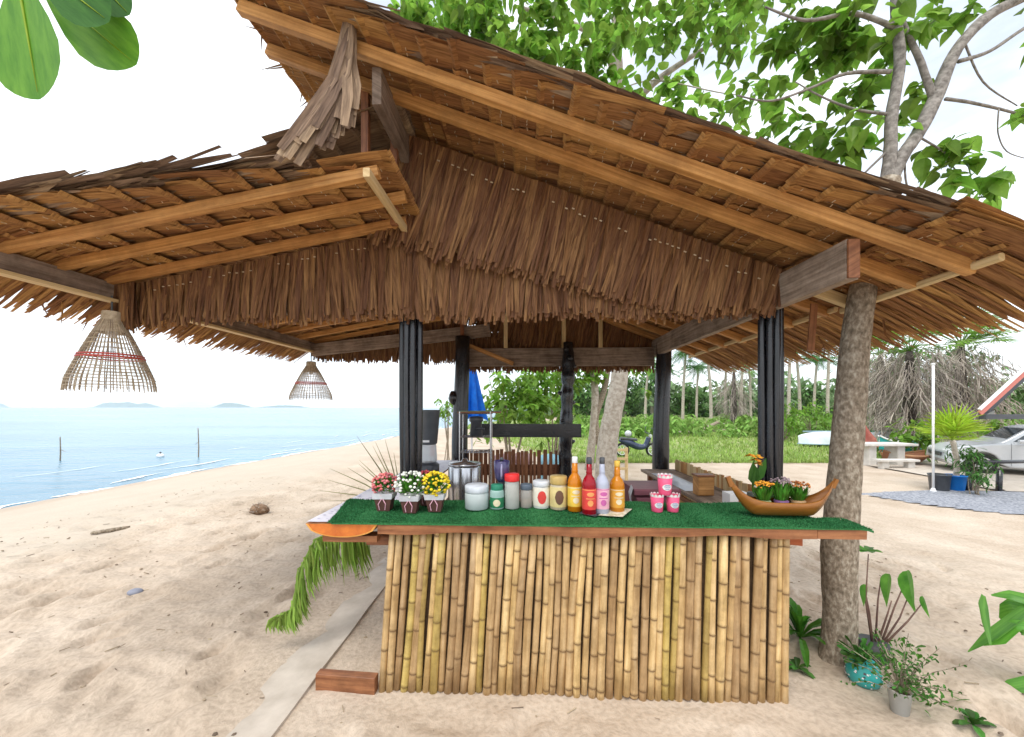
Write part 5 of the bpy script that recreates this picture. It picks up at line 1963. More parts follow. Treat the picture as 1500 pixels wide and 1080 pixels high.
GRASSG = M('grass_ground', (.14, .22, .05), (.36, .36, .17), .9, rough=.95, bump=.6, coords='obj', dist=.05, c3=(.24, .30, .10))
gsheet('grass_field', GRASSG, ((13.6, 2.6, 12.5), (15, 2.0, 17), (20, .5, 25), (34, -4, 60), (70, -8, 130)), .03, 'grassy ground inland of the beach track', 'grass')
GRAVEL = M('gravel', (.14, .15, .18), (.42, .43, .47), 22, rough=.9, bump=.9, coords='obj', dist=.03)
gsheet('gravel_strip', GRAVEL, ((6.6, 10.2, 20), (7.2, 8.9, 20), (7.9, 8.3, 20), (8.6, 8.0, 20), (8.9, 9.3, 20)), .02, 'strip of blue-grey gravel beside the parking place', 'gravel')
GRASSB = M('grass_blades', (.20, .32, .06), (.42, .52, .14), 5, rough=.6, var=.4, transl=.35)
m_ = MB()
vs, fs, va = [], [], []
for k in range(26000):
    Yg = 13.4 + 30 * random.random() ** 2.0
    x_ = rr(1.5 - (Yg - 13) * .25, 12 + (Yg - 13) * 1.7)
    if 13.4 < Yg < 15 and random.random() < .35:
        continue
    z_ = gz(x_, Yg) + .02
    h_ = rr(.05, .20) * (1 + .03 * (Yg - 13)); w_ = .02 + .0022 * (Yg - 13)
    a = rr(0, 3.14)
    o = len(vs)
    vs += [(x_ - w_ * math.cos(a), Yg - w_ * math.sin(a), z_), (x_ + w_ * math.cos(a), Yg + w_ * math.sin(a), z_), (x_ + rr(-.1, .1), Yg + rr(-.1, .1), z_ + h_)]
    fs.append((o, o + 1, o + 2)); q = rr(0, 1); va += [q] * 3
m_.add(vs, fs, None, va)
tag(m_.build('grass', GRASSB), 'short green grass growing behind the sandy track', 'grass', kind='stuff')
# weeds and creepers that read as one mass before the far trees
m_ = MB()
for k in range(620):
    Yg = rr(24, 40)
    x_ = rr(.12, 1.75) * Yg
    if .155 > x_ / Yg:
        continue
    c_ = Vector((x_, Yg, gz(x_, Yg) + rr(.1, .9)))
    cluster(m_, c_, rr(.5, 1.1), 26, .42, OVAL, .5, .6)
tag(m_.build('undergrowth', M('weed_leaf', (.13, .26, .04), (.30, .44, .10), 3, rough=.6, var=.45, transl=.35)), 'tangled green undergrowth in front of the far trees', 'undergrowth', kind='stuff')

m_ = MB()
for k in range(900):
    Yg = rr(58, 95)
    x_ = rr(-.02, 1.75) * Yg
    h_ = (5.0 + 3.5 * math.sin(x_ * .21) * math.sin(x_ * .077 + 1)) * rr(.05, 1.0) * min(1, max(.25, (x_ / Yg + .02) / .25))
    cluster(m_, Vector((x_, Yg, gz(x_, Yg) + h_)), rr(1.4, 2.4), 14, 1.2, OVAL, .6, .8)
tag(m_.build('far_wood', M('hazed_wood_leaf', (.13, .22, .09), (.27, .37, .18), 1, rough=.7, var=.4, transl=.35)), 'far wood tinted pale hazy green behind the palms, reading as one mass', 'wood', kind='stuff')  # distance haze put into the leaf colour as a paler green

# far trees
def palm(x, ybase, Yb, hpx, label, lean=0, n=17, group=None, fl=2.6, leafm=None, trunkr=.16):
    b_ = atY(x, ybase, Yb); b_.z = gz(b_.x, Yb) - .1
    top = atY(x + lean, ybase - hpx, Yb)
    t_ = thing('coconut_palm', label, 'palm', b_, group)
    m_ = MB(); limb(m_, [b_, b_.lerp(top, .5) + Vector((-lean * .02, 0, 0)), top], [trunkr * 1.2, trunkr, trunkr * .75], 8, .05); m_.build('trunk', PALEBARK, t_, True)
    m_ = MB()
    for q in range(n):
        a = 2 * math.pi * q / n + rr(-.2, .2)
        el = rr(-.5, .9)
        d = Vector((math.cos(a) * math.cos(el), math.sin(a) * math.cos(el), math.sin(el)))
        pts = [top + d * (fl * s) - Vector((0, 0, 1.2 * fl * .35 * s * s)) for s in (0, .25, .5, .75, 1)]
        for i in range(4):
            for f in range(4):
                s = f / 4
                p_ = pts[i].lerp(pts[i + 1], s)
                dd = (pts[i + 1] - pts[i]).normalized()
                sd = dd.cross(Vector((0, 0, 1))).normalized()
                for g_ in (-1, 1):
                    L_ = fl * .26 * (1 - .1 * i)
                    m_.blade([p_, p_ + (sd * g_ + dd * .5).normalized() * L_ * .6 + Vector((0, 0, -.1 * L_)), p_ + (sd * g_ + dd * .6).normalized() * L_ * .9 + Vector((0, 0, -.55 * L_))], [.07, .10, .02], dd, 0, rr(0, 1))
    m_.build('crown', leafm or DARKLEAF, t_)


for i, (x, Yb, h, ln) in enumerate(((945, 48, 95, 6), (972, 55, 80, -4), (1000, 44, 110, 5), (1020, 52, 85, 3), (1042, 42, 120, -8), (1062, 50, 100, 2), (1085, 46, 120, 6), (1100, 56, 90, -3),
                                    (1155, 40, 130, 4), (1172, 46, 110, -6), (1192, 52, 95, 5), (1212, 44, 120, 3))):
    palm(x, 622, Yb, h, 'distant coconut palm with a pale straight trunk beyond the undergrowth', ln, 15, 'far coconut palms', 2.8)
FARLEAF = M('far_leaf', (.06, .14, .03), (.15, .25, .07), 2, rough=.6, var=.5, transl=.35)
for i, (x, y, Yb, r, lab) in enumerate(((915, 575, 60, 26, 'round distant tree beside the pale trunk'), (955, 570, 66, 30, 'distant bushy tree behind the landward back post'), (1010, 590, 58, 24, 'low distant tree among the coconut palms'),
                                        (1075, 592, 62, 26, 'distant tree with a broad low crown among the palms'), (1180, 590, 60, 26, 'distant tree beyond the upturned white boat'), (1290, 570, 50, 40, 'large distant tree behind the shaggy palms'),
                                        (1400, 560, 48, 45, 'tall distant tree behind the fan palm'), (1475, 585, 46, 38, 'distant tree beyond the parked car'), (860, 590, 52, 25, 'distant tree seen between the slim trunks'), (830, 585, 58, 22, 'distant tree behind the leafy bush'), (1340, 545, 55, 40, 'distant high tree above the shaggy palms'))):
    c_ = atY(x, y, Yb); r_ = r * Yb / F
    b_ = Vector((c_.x, Yb, gz(c_.x, Yb)))
    tree('distant_tree', lab, [([b_, b_.lerp(c_, .6), c_], [.28, .22, .1])], [(c_ + Vector((rr(-.8, .8) * r_, rr(-.6, .6) * r_, rr(-.6, .7) * r_)), r_ * .55, 90) for q in range(9)], .65, PALEBARK, FARLEAF, 'distant trees', shape=OVAL, wf=.6)


# shaggy palms with skirts of dead fronds
def shaggy(x, ybase, Yb, topy, label, skirt, n_green, seed):
    b_ = atY(x, ybase, Yb); b_.z = gz(b_.x, Yb) - .1
    top = atY(x, topy, Yb)
    t_ = thing('shaggy_palm', label, 'palm', b_, 'palms with dead frond skirts')
    m_ = MB(); limb(m_, [b_, b_.lerp(top, .5), top], [.30, .24, .10], 10, .12); m_.build('trunk', M('dark_trunk', (.045, .035, .03), (.12, .10, .085), 8, rough=.95, bump=.8, coords='obj'), t_, True)
    m_ = MB()
    for q in range(skirt):
        a = rr(0, 6.28); s0 = rr(.30, 1.04)
        p_ = b_.lerp(top, s0)
        R_ = rr(.7, 2.1)
        d = Vector((math.cos(a), math.sin(a), 0))
        e = p_ + d * R_ + Vector((0, 0, -rr(.2, 1.5)))
        mid = p_.lerp(e, .5) + Vector((0, 0, rr(.1, .45)))
        m_.blade([p_, mid, e], [.02, .032, .01], d.cross(Vector((0, 0, 1))), 0, rr(0, 1))
        for f in range(7):
            s = .45 + .55 * f / 7
            k_ = mid.lerp(e, (s - .45) / .55)
            dd = (rnd() * .6 + d * .5 + Vector((0, 0, -.8))).normalized()
            m_.blade([k_, k_ + dd * .35, k_ + dd * .6 + Vector((0, 0, -.12))], [.02, .028, .005], rnd(), 0, rr(0, 1))
    m_.build('dead_fronds', DRYLEAF, t_)
    m_ = MB()
    for q in range(n_green):
        a = rr(0, 6.28); el = rr(-.1, 1.2)
        d = Vector((math.cos(a) * math.cos(el), math.sin(a) * math.cos(el), math.sin(el)))
        p_ = top + d * rr(.9, 1.5)
        m_.tube([top, p_], .014, 4, .5)
        sd = d.cross(Vector((0, 0, 1))).normalized(); u_ = sd.cross(d)
        for f in range(14):
            th = -1.5 + 3.0 * f / 13
            dd = (d * math.cos(th) + sd * math.sin(th)).normalized()
            m_.blade([p_, p_ + dd * .45, p_ + dd * .8 + Vector((0, 0, -.15))], [.03, .05, .008], u_.cross(dd), .2, rr(0, 1))
    m_.build('fan_leaves', TREELEAF, t_)


shaggy(1332, 648, 16, 515, 'shaggy palm on a dark thick trunk behind the white stone table', 260, 24, 1)
shaggy(1408, 650, 17, 505, 'taller shaggy palm with green fans rising behind the potted fan palm', 230, 40, 2)
shaggy(1290, 650, 20, 520, 'shaggy palm hung with grey dead fronds behind the mottled tree trunk', 210, 22, 3)
shaggy(1075, 625, 34, 545, 'distant grey shaggy palm among the far coconut palms', 160, 8, 4)

# trees over the sandy far side, low shrubs by the track
for (x, y, Yb, r, n, lab) in ((1150, 618, 22, 30, 300, 'dark green shrub beside the landward black post'), (1190, 612, 24, 26, 260, 'rounded shrub behind the upturned boat'), (1345, 640, 13.5, 26, 260, 'lime green shrub behind the teal boat'),
                              (1470, 640, 15, 30, 260, 'green shrub under the edge of the carport roof'), (1260, 640, 21, 22, 180, 'shrub between the upturned boat and the stone table')):
    bush('track_shrub', lab, x, y, Yb, r, n, .26, TREELEAF, 'shrub', 'shrubs along the track')

# ------------------------------------------------------------------ things inland
# folded blue umbrella
b_ = atY(691, 640, 7.0); b_.z = gz(b_.x, 7.0)
um = thing('folded_parasol', 'folded bright blue beach parasol behind the hut', 'parasol', b_)
m_ = MB(); m_.tube([b_, Vector((b_.x, b_.y, 2.50))], .02, 8); m_.build('pole', WHITE, um)
m_ = MB()
vs, fs = [], []
NN = 24
for i in range(9):
    t_ = i / 8
    z_ = 2.44 - 1.05 * t_
    for j in range(NN):
        a = 2 * math.pi * j / NN
        r_ = (.05 + .17 * t_ ** .9) * (1 + .30 * math.cos(a * 6) * (0.4 + t_))
        vs.append((b_.x + r_ * math.cos(a), b_.y + r_ * math.sin(a), z_ - .04 * math.cos(a * 6) * t_))
for i in range(8):
    for j in range(NN):
        fs.append((i * NN + j, i * NN + (j + 1) % NN, (i + 1) * NN + (j + 1) % NN, (i + 1) * NN + j))
m_.add(vs, fs)
m_.build('canopy', M('blue_canvas', (.005, .12, .60), (.01, .20, .78), 8, rough=.6, transl=.25), um)
m_ = MB(); m_.lathe([(.055, 0), (.06, .01), (.06, .05), (.055, .06)], (b_.x, b_.y, 2.36), 14); m_.build('strap', M('blue_strap', (.01, .1, .5), (.01, .1, .5)), um)


def chair(x, y, Yb, label, matc, rz):
    b_ = atY(x, y, Yb); b_.z = gz(b_.x, Yb) + .02
    t_ = thing('garden_chair', label, 'chair', b_, 'chairs behind the hut')
    ca, sa = math.cos(rz), math.sin(rz)

    def W(a, b, c_):
        return Vector((b_.x + a * ca - b * sa, b_.y + a * sa + b * ca, b_.z + c_))
    m_ = MB(); m_.beam(W(-.23, 0, .43), W(.23, 0, .43), .44, .035, (0, 0, 1), .5, 0, .2); m_.build('seat', matc, t_)
    m_ = MB()
    vs = []
    for i in range(7):
        q = -1 + 2 * i / 6
        for z_ in (.45, .70, .88 - .05 * q * q):
            for dpt in (0, .025):
                vs.append(W(.24 * q, .22 + .05 * (z_ - .45) - .05 * q * q + dpt, z_))
    fs = []
    for i in range(6):
        o = i * 6
        for (a, b) in ((0, 2), (2, 4)):
            fs.append((o + a, o + 6 + a, o + 6 + b, o + b)); fs.append((o + a + 1, o + b + 1, o + 6 + b + 1, o + 6 + a + 1))
        fs.append((o + 4, o + 10, o + 11, o + 5)); fs.append((o, o + 1, o + 7, o + 6))
    m_.add(vs, fs); m_.build('backrest', matc, t_, True)
    for (a, c_) in ((-.2, -.2), (.2, -.2), (-.2, .2), (.2, .2)):
        m_ = MB(); m_.tube([W(a * 1.1, c_ * 1.1, 0), W(a, c_, .42)], [.018, .022], 6); m_.build('leg', matc, t_)
    for a in (-.25, .25):
        m_ = MB(); m_.tube([W(a, -.2, .42), W(a, -.19, .63), W(a, .22, .66)], .018, 6); m_.build('armrest', matc, t_)


chair(740, 692, 8.3, 'mauve plastic chair behind the slatted back wall', plain('mauve_plastic', (.30, .19, .21)), .2)
chair(762, 692, 8.9, 'brownish plastic chair beside the mauve one behind the back wall', plain('brown_plastic', (.26, .15, .15)), -.3)
chair(806, 692, 9.2, 'pale blue plastic chair beside the knobbly post', plain('blue_plastic', (.25, .50, .62)), 3.0)

# wooden stand by the pale tree
b_ = atY(908, 690, 10.2); b_.z = gz(b_.x, 10.2)
ws = thing('wooden_stand', 'small pale timber stand beside the pale trunk', 'stand', b_)
for dx in (-.18, .18):
    m_ = MB(); m_.beam(b_ + Vector((dx, 0, -.02)), b_ + Vector((dx, 0, .92)), .07, .07, (0, 1, 0)); m_.build('post', PALEWOOD, ws)
for z_ in (.35, .62, .86):
    m_ = MB(); m_.beam(b_ + Vector((-.26, -.05, z_)), b_ + Vector((.20, -.05, z_)), .03, .07); m_.build('rail', PALEWOOD, ws)

# motorbike, seen from the side, front wheel towards the landward post
Yb = 15.0
b_ = atY(934, 668, Yb); b_.z = gz(b_.x, Yb) + .02
bk_ = thing('motorbike', 'dark parked scooter with pale wheel rims behind the pale tree', 'motorbike', b_)
TYRE = plain('tyre', (.02, .02, .02), .8)
for s_ in (-1, 1):
    w_ = b_ + Vector((.62 * s_, 0, .29))
    m_ = MB(); m_.tube([w_ + Vector((.25 * math.cos(a * math.pi / 12), 0, .25 * math.sin(a * math.pi / 12))) for a in range(25)], .045, 8, caps=False)
    ty = m_.build('wheel', TYRE, bk_, True)
    m_ = MB(); m_.tube([w_ + Vector((.20 * math.cos(a * math.pi / 12), 0, .20 * math.sin(a * math.pi / 12))) for a in range(25)], .018, 6, caps=False)
    for q in range(6):
        a = q * math.pi / 3
        m_.tube([w_, w_ + Vector((.2 * math.cos(a), 0, .2 * math.sin(a)))], .012, 5)
    m_.build('rim', WHITE, ty)
m_ = MB(); limb(m_, [b_ + Vector((-.75, 0, .68)), b_ + Vector((-.35, 0, .58)), b_ + Vector((0, 0, .42)), b_ + Vector((.3, 0, .45)), b_ + Vector((.45, 0, .80))], [.05, .15, .13, .10, .10], 10, 0)
m_.build('body', M('bike_blue', (.02, .03, .07), (.04, .06, .12), 5, rough=.25, spec=.6), bk_, True)
m_ = MB(); m_.beam(b_ + Vector((-.70, 0, .76)), b_ + Vector((-.05, 0, .70)), .24, .10, (0, 0, 1), .5, 0, .3); m_.build('seat', DARKPLASTIC, bk_)
m_ = MB(); m_.tube([b_ + Vector((.62, 0, .29)), b_ + Vector((.46, 0, .88))], .03, 6); m_.build('fork', STEEL, bk_)
m_ = MB(); m_.tube([b_ + Vector((.40, -.32, 1.0)), b_ + Vector((.45, 0, .94)), b_ + Vector((.40, .32, 1.0))], .018, 6); m_.build('handlebar', DARKPLASTIC, bk_)
for s_ in (-1, 1):
    m_ = MB(); m_.tube([b_ + Vector((.41, .28 * s_, 1.0)), b_ + Vector((.44, .34 * s_, 1.14))], .008, 5); m_.ball(b_ + Vector((.44, .35 * s_, 1.17)), .05, 8, 5, (.4, 1, .8)); m_.build('mirror', DARKPLASTIC, bk_)
m_ = MB(); m_.ball(b_ + Vector((.52, 0, .84)), .09, 10, 6, (.7, 1, 1)); m_.build('headlight', GLASS, bk_, True)
h_ = b_ + Vector((-.38, 0, .94))
he = thing('helmet', 'pale grey helmet resting on the scooter seat', 'helmet', h_ - Vector((0, 0, .13)))
m_ = MB(); m_.ball(h_, .14, 14, 8, (1, .9, .95)); m_.build('shell', plain('helmet_grey', (.6, .62, .66), .3), he, True)
m_ = MB(); m_.ball(h_ + Vector((.05, 0, .0)), .115, 12, 6, (1.0, .85, .55)); m_.build('visor', DARKPLASTIC, he, True)

# felled logs and boards lying in the grass
for i, (x0, y0, x1, y1, Yl, r, lab, mt) in enumerate(((985, 636, 1030, 632, 27, .14, 'grey felled log lying in the grass nearest the track', PALEBARK), (1000, 628, 1062, 622, 31, .13, 'long thin felled trunk lying in the undergrowth', PALEBARK), (1028, 632, 1058, 616, 29, .16, 'dark board propped at a slant on the logs', BARK),
                                                      (940, 622, 975, 620, 32, .12, 'pale log beyond the landward back post', PALEBARK), (1045, 632, 1100, 629, 30, .14, 'brown log with its end towards the black posts', BARK), (1130, 628, 1168, 622, 30, .13, 'thin log beside the dark green shrub', PALEBARK))):
    a, e = atY(x0, y0, Yl), atY(x1, y1, Yl + 1.0)
    m_ = MB(); limb(m_, [a, a.lerp(e, .5) + Vector((0, 0, .05)), e], [r, r * .9, r * .8], 9, .06)
    tag(m_.build('felled_log', mt, None, True), lab, 'log', 'felled logs in the grass')


def hull(name, label, x0, x1, ybase, hpx, Yb, mat, stripe=None, flip=True):
    a, e = atY(x0, ybase, Yb), atY(x1, ybase, Yb)
    g_ = gz((a.x + e.x) / 2, Yb) + .03
    L_ = (e.x - a.x); h_ = hpx * Yb / F
    c_ = Vector(((a.x + e.x) / 2, Yb, CAM_H - (ybase - 597) / F * Yb))
    c_.z = max(c_.z, g_)
    t_ = thing(name, label, 'boat', c_, 'small boats lying on the sand')
    m_ = MB(); vs, fs = [], []
    NS_, NC_ = 20, 9
    for i in range(NS_ + 1):
        q = -1 + 2 * i / NS_
        w_ = .55 * max(.05, 1 - abs(q) ** 2.6)
        for j in range(NC_):
            s_ = -1 + 2 * j / (NC_ - 1)
            z_ = h_ * (1 - abs(s_) ** 2.4) * (1 - .35 * abs(q) ** 3) if flip else h_ * (abs(s_) ** 2.4) * (1 + .35 * abs(q) ** 3) + h_ * .3 * abs(q) ** 4
            vs.append((c_.x + L_ / 2 * q, c_.y + w_ * s_, c_.z + z_))
    for i in range(NS_):
        for j in range(NC_ - 1):
            fs.append((i * NC_ + j, i * NC_ + j + 1, (i + 1) * NC_ + j + 1, (i + 1) * NC_ + j))
    m_.add(vs, fs); m_.build('hull', mat, t_, True)
    m_ = MB()
    for j in (0, NC_ - 1):
        m_.tube([vs[i * NC_ + j] for i in range(NS_ + 1)], .03, 5)
    m_.build('gunwale', stripe or mat, t_)
    m_ = MB(); m_.beam(c_ + Vector((-L_ * .42, 0, h_ * (1.0 if flip else .05))), c_ + Vector((L_ * .42, 0, h_ * (1.0 if flip else .05))), .05, .06); m_.build('keel', stripe or mat, t_)
    if not flip:
        for q in (-.4, .1, .5):
            m_ = MB(); m_.beam(c_ + Vector((L_ / 2 * q, -.42, h_ * .75)), c_ + Vector((L_ / 2 * q, .42, h_ * .75)), .2, .03); m_.build('thwart', PALEWOOD, t_)


hull('upturned_boat', 'upturned white boat lying behind the mottled tree trunk', 1169, 1262, 650, 18, 19, M('boat_white', (.62, .70, .74), (.76, .80, .82), 3, rough=.4), plain('blue_trim', (.35, .5, .6)))
hull('teal_boat', 'small teal dinghy lying beside the white stone table', 1288, 1352, 665, 16, 14.5, plain('teal_paint', (.03, .42, .40)), LABELWHITE, False)
hull('brown_boat', 'low reddish-brown boat in front of the teal dinghy', 1292, 1356, 676, 10, 13.2, plain('rust_paint', (.42, .18, .09)), plain('rust_trim', (.5, .26, .14)), False)
hull('white_dinghy', 'white dinghy with green cover behind the stone table', 1258, 1330, 652, 20, 17, plain('dinghy_white', (.68, .72, .74)), plain('green_trim', (.02, .35, .16)), True)
# red sail cloth leaning on the boats
a, b2, c2_ = atY(1270, 655, 15.5), atY(1292, 655, 15.5), atY(1270, 616, 15.5)
m_ = MB()
vs, fs = [], []
for i in range(7):
    for j in range(7):
        s_, q = i / 6, j / 6
        p_ = a.lerp(c2_, s_).lerp(b2.lerp(c2_, s_), q)
        vs.append(p_ + Vector((0, .10 * math.sin(q * 5 + s_ * 3) + .25 * s_, 0)))
for i in range(6):
    for j in range(6):
        o = i * 7 + j
        fs.append((o, o + 1, o + 8, o + 7))
m_.add(vs, fs)
sl = thing('red_sail', 'faded red sail standing among the boats', 'sail', (a.x, a.y, gz(a.x, a.y)))
m_.build('cloth', M('faded_red', (.45, .10, .09), (.60, .22, .18), 3, rough=.8, transl=.2), sl, True)
m_ = MB(); m_.tube([Vector((a.x, a.y, gz(a.x, a.y) - .05)), c2_ + Vector((0, .25, .05))], .025, 6); m_.build('mast', PALEWOOD, sl)

# white stone table
b_ = atY(1290, 682, 13.0); b_.z = gz(b_.x, 13.0)
tb = thing('stone_table', 'white concrete picnic table beyond the sandy track', 'table', b_)
STONE = M('white_concrete', (.52, .49, .45), (.66, .63, .59), 5, rough=.85, bump=.2, coords='obj')
m_ = MB(); m_.beam(b_ + Vector((-.85, 0, .74)), b_ + Vector((.92, 0, .74)), .75, .08, (0, 0, 1), .5, 0, .15); m_.build('table_top', STONE, tb)
for dx in (-.5, .48):
    m_ = MB(); m_.beam(b_ + Vector((dx, 0, -.02)), b_ + Vector((dx, 0, .70)), .50, .26, (1, 0, 0), .5, 0, .08); m_.build('pedestal', STONE, tb)
bn = b_ + Vector((-.1, -.75, 0))
tb2 = thing('stone_bench', 'low concrete bench along the near side of the stone table', 'bench', bn)
m_ = MB(); m_.beam(bn + Vector((-.8, 0, .28)), bn + Vector((.5, 0, .28)), .3, .07, (0, 0, 1), .5, 0, .15); m_.build('seat', STONE, tb2)
for dx in (-.55, .3):
    m_ = MB(); m_.beam(bn + Vector((dx, 0, -.02)), bn + Vector((dx, 0, .245)), .16, .22, (1, 0, 0)); m_.build('support', STONE, tb2)

# potted fan palm, buckets, pole
Yp = 9.0
b_ = atY(1399, 718, Yp); b_.z = gz(b_.x, Yp) + .02
fp = thing('potted_fan_palm', 'lime green fan palm growing in a bright blue bucket', 'palm', b_)
m_ = MB(); m_.lathe([(.15, 0), (.155, .01), (.195, .34), (.205, .345), (.205, .37), (.18, .37), (.17, .30)], b_, 20); m_.build('bucket', M('blue_bucket', (.01, .16, .55), (.015, .22, .66), 5, rough=.35), fp, True)
top = atY(1395, 645, Yp)
m_ = MB(); limb(m_, [b_ + Vector((.02, 0, .25)), b_ + Vector((.05, 0, .7)), top], [.06, .05, .05], 9, .1); m_.build('stem', PALEBARK, fp, True)
m_ = MB()
for q in range(17):
    a = rr(0, 6.28); el = rr(.05, 1.4)
    d = Vector((math.cos(a) * math.cos(el), math.sin(a) * math.cos(el) * .8, math.sin(el)))
    p_ = top + d * rr(.15, .42)
    m_.tube([top, p_], .010, 4, .5)
    sd = d.cross(Vector((0, 0, 1))).normalized(); u_ = sd.cross(d)
    for f in range(13):
        th = -1.25 + 2.5 * f / 12
        dd = (d * math.cos(th) + sd * math.sin(th)).normalized()
        L_ = rr(.45, .62)
        m_.blade([p_, p_ + dd * L_ * .55, p_ + dd * L_ + Vector((0, 0, -.05))], [.018, .042, .005], u_.cross(dd), .3, rr(0, 1))
m_.build('fan_leaves', YELLOWLEAF, fp)
b_ = atY(1376, 716, Yp); b_.z = gz(b_.x, Yp) + .02
bb = thing('black_bucket', 'black plastic tub between the white pole and the blue bucket', 'bucket', b_)
m_ = MB(); m_.lathe([(.16, 0), (.165, .01), (.195, .36), (.205, .365), (.205, .39), (.18, .39), (.165, .05), (.0, .05)], b_, 20); m_.build('tub', DARKPLASTIC, bb, True)
for s_ in (-1, 1):
    m_ = MB(); m_.tube([b_ + Vector((.20 * s_, -.05, .35)), b_ + Vector((.25 * s_, 0, .36)), b_ + Vector((.20 * s_, .05, .35))], .012, 6); m_.build('handle', DARKPLASTIC, bb)
b_ = atY(1367, 717, Yp - .1); b_.z = gz(b_.x, Yp - .1)
wp = thing('white_pole', 'thin white metal pole standing beside the black tub', 'pole', b_)
m_ = MB(); m_.tube([b_ - Vector((0, 0, .1)), b_ + Vector((0, 0, 3.05))], .024, 10); m_.build('shaft', WHITE, wp, True)
m_ = MB(); m_.lathe([(.06, 0), (.06, .02), (.045, .05), (.035, .09)], b_, 12); m_.build('foot', WHITE, wp)
m_ = MB(); m_.lathe([(.035, 0), (.038, .02), (.02, .04)], b_ + Vector((0, 0, 3.04)), 10); m_.build('cap', WHITE, wp)
bush('clipped_shrub', 'feathery dark green shrub behind the black rail', 1428, 672, 8.9, 24, 420, .13, DARKLEAF, 'shrub', wf=.25)
bush('grey_shrub', 'low grey-green shrub at the foot of the black rail', 1430, 700, 8.5, 14, 200, .10, DARKLEAF, 'shrub', wf=.3)
# black rail
b_ = atY(1460, 712, 8.9); b_.z = gz(b_.x, 8.9)
rl = thing('post_and_rail', 'black post-and-rail barrier in front of the parked car', 'fence', b_)
for x in (1418, 1463, 1530):
    p_ = atY(x, 700, 8.9); p_.z = gz(p_.x, 8.9)
    m_ = MB(); m_.tube([p_ - Vector((0, 0, .1)), p_ + Vector((rr(-.02, .02), 0, .52))], .055, 8, jit=.08); m_.build('post', BLACKPOLE, rl, True)
m_ = MB(); m_.tube([atY(1414, 677, 8.9), atY(1470, 677, 8.85), atY(1545, 675, 8.9)], .045, 8, jit=.05); m_.build('rail', BLACKPOLE, rl, True)
gsheet('pale_paving', CONCRETE, ((8.7, 11.9, 21), (9.0, 11.7, 21), (14.5, 12.6, 21)), .035, 'pale concrete paving under the parked car', 'paving', 12)

# carport roof at the edge of the parking place
b_ = Vector((11.9, 9.0, gz(11.9, 9.0)))
cp = thing('carport', 'corrugated carport roof with red and white bargeboard on dark frame', 'carport', b_)
e0, e1 = atY(1432, 607, 9.0), atY(1500, 545, 9.0)
dr = (e1 - e0).normalized()
e2 = e0 + dr * 3.2
DEP = Vector((7.2, 5.4, .05))
m_ = MB()
NN = 36
vs, fs = [], []
for i in range(NN + 1):
    for q in (0, 1):
        off = Vector((0, 0, .018 * math.sin(i * 1.6)))
        vs += [e0 + DEP * (i / NN) + off + (e2 - e0) * q + Vector((0, 0, .05))]
for i in range(NN):
    fs.append((2 * i, 2 * i + 1, 2 * i + 3, 2 * i + 2))
m_.add(vs, fs); m_.build('roof_sheet', M('grey_sheet', (.16, .17, .18), (.30, .31, .32), 4, rough=.6), cp)
m_ = MB(); m_.beam(e0 + Vector((0, -.04, .02)), e2 + Vector((0, -.04, .02)), .03, .12); m_.build('bargeboard', plain('salmon_red', (.62, .20, .16)), cp)
m_ = MB(); m_.beam(e0 + Vector((-.02, -.05, .11)), e2 + Vector((-.02, -.05, .11)), .05, .05); m_.build('ridge_trim', WHITE, cp)
for q in (.15, .5, .85):
    m_ = MB(); m_.beam(e0 + DEP * q + Vector((0, 0, -.04)), e2 + DEP * q + Vector((0, 0, -.04)), .05, .10); m_.build('rafter', DARKPLASTIC, cp)
m_ = MB(); m_.beam(e0 + Vector((.15, 0, -.06)), e0 + Vector((.15, 0, -.06)) + DEP, .08, .12); m_.build('purlin', DARKPLASTIC, cp)
m_ = MB(); m_.beam(e0 + Vector((.2, .1, -.06)), e0 + Vector((3.0, .1, -.06)), .07, .12); m_.build('tie_beam', DARKPLASTIC, cp)
for q, w_ in ((.06, 1), (.9, 0)):
    p_ = e0 + DEP * q + Vector((2.6, 0, 0))
    m_ = MB(); m_.beam(Vector((p_.x, p_.y, gz(p_.x, p_.y) - .1)), Vector((p_.x, p_.y, e0.z - .05)), .1, .1, (0, 1, 0)); m_.build('post', DARKPLASTIC, cp)

# parked car, its nose towards the track
CARP = M('silver_paint', (.56, .58, .60), (.62, .64, .66), 3, rough=.22, spec=.6, metal=.25)
CGLASS = plain('car_glass', (.03, .045, .055), .06, spec=.8)
cx0, cy0 = 13.5, 11.6
g_ = gz(12.6, 11.2) + .04
car = thing('parked_car', 'silver-white parked car standing beyond the black rail', 'car', (cx0, cy0, g_))
car.rotation_euler = (0, 0, R(-33))


def car_sec(prof, y0, y1, inset_top=0.0, zt=None):
    vs = []
    for (x, z) in prof:
        k_ = inset_top * max(0, (z - .85) / .55)
        vs.append((cx0 + x, cy0 + y0 + k_, g_ + z))
    for (x, z) in prof:
        k_ = inset_top * max(0, (z - .85) / .55)
        vs.append((cx0 + x, cy0 + y1 - k_, g_ + z))
    n_ = len(prof)
    fs = [tuple(range(n_ - 1, -1, -1)), tuple(range(n_, 2 * n_))] + [(i, (i + 1) % n_, n_ + (i + 1) % n_, n_ + i) for i in range(n_)]
    return vs, fs


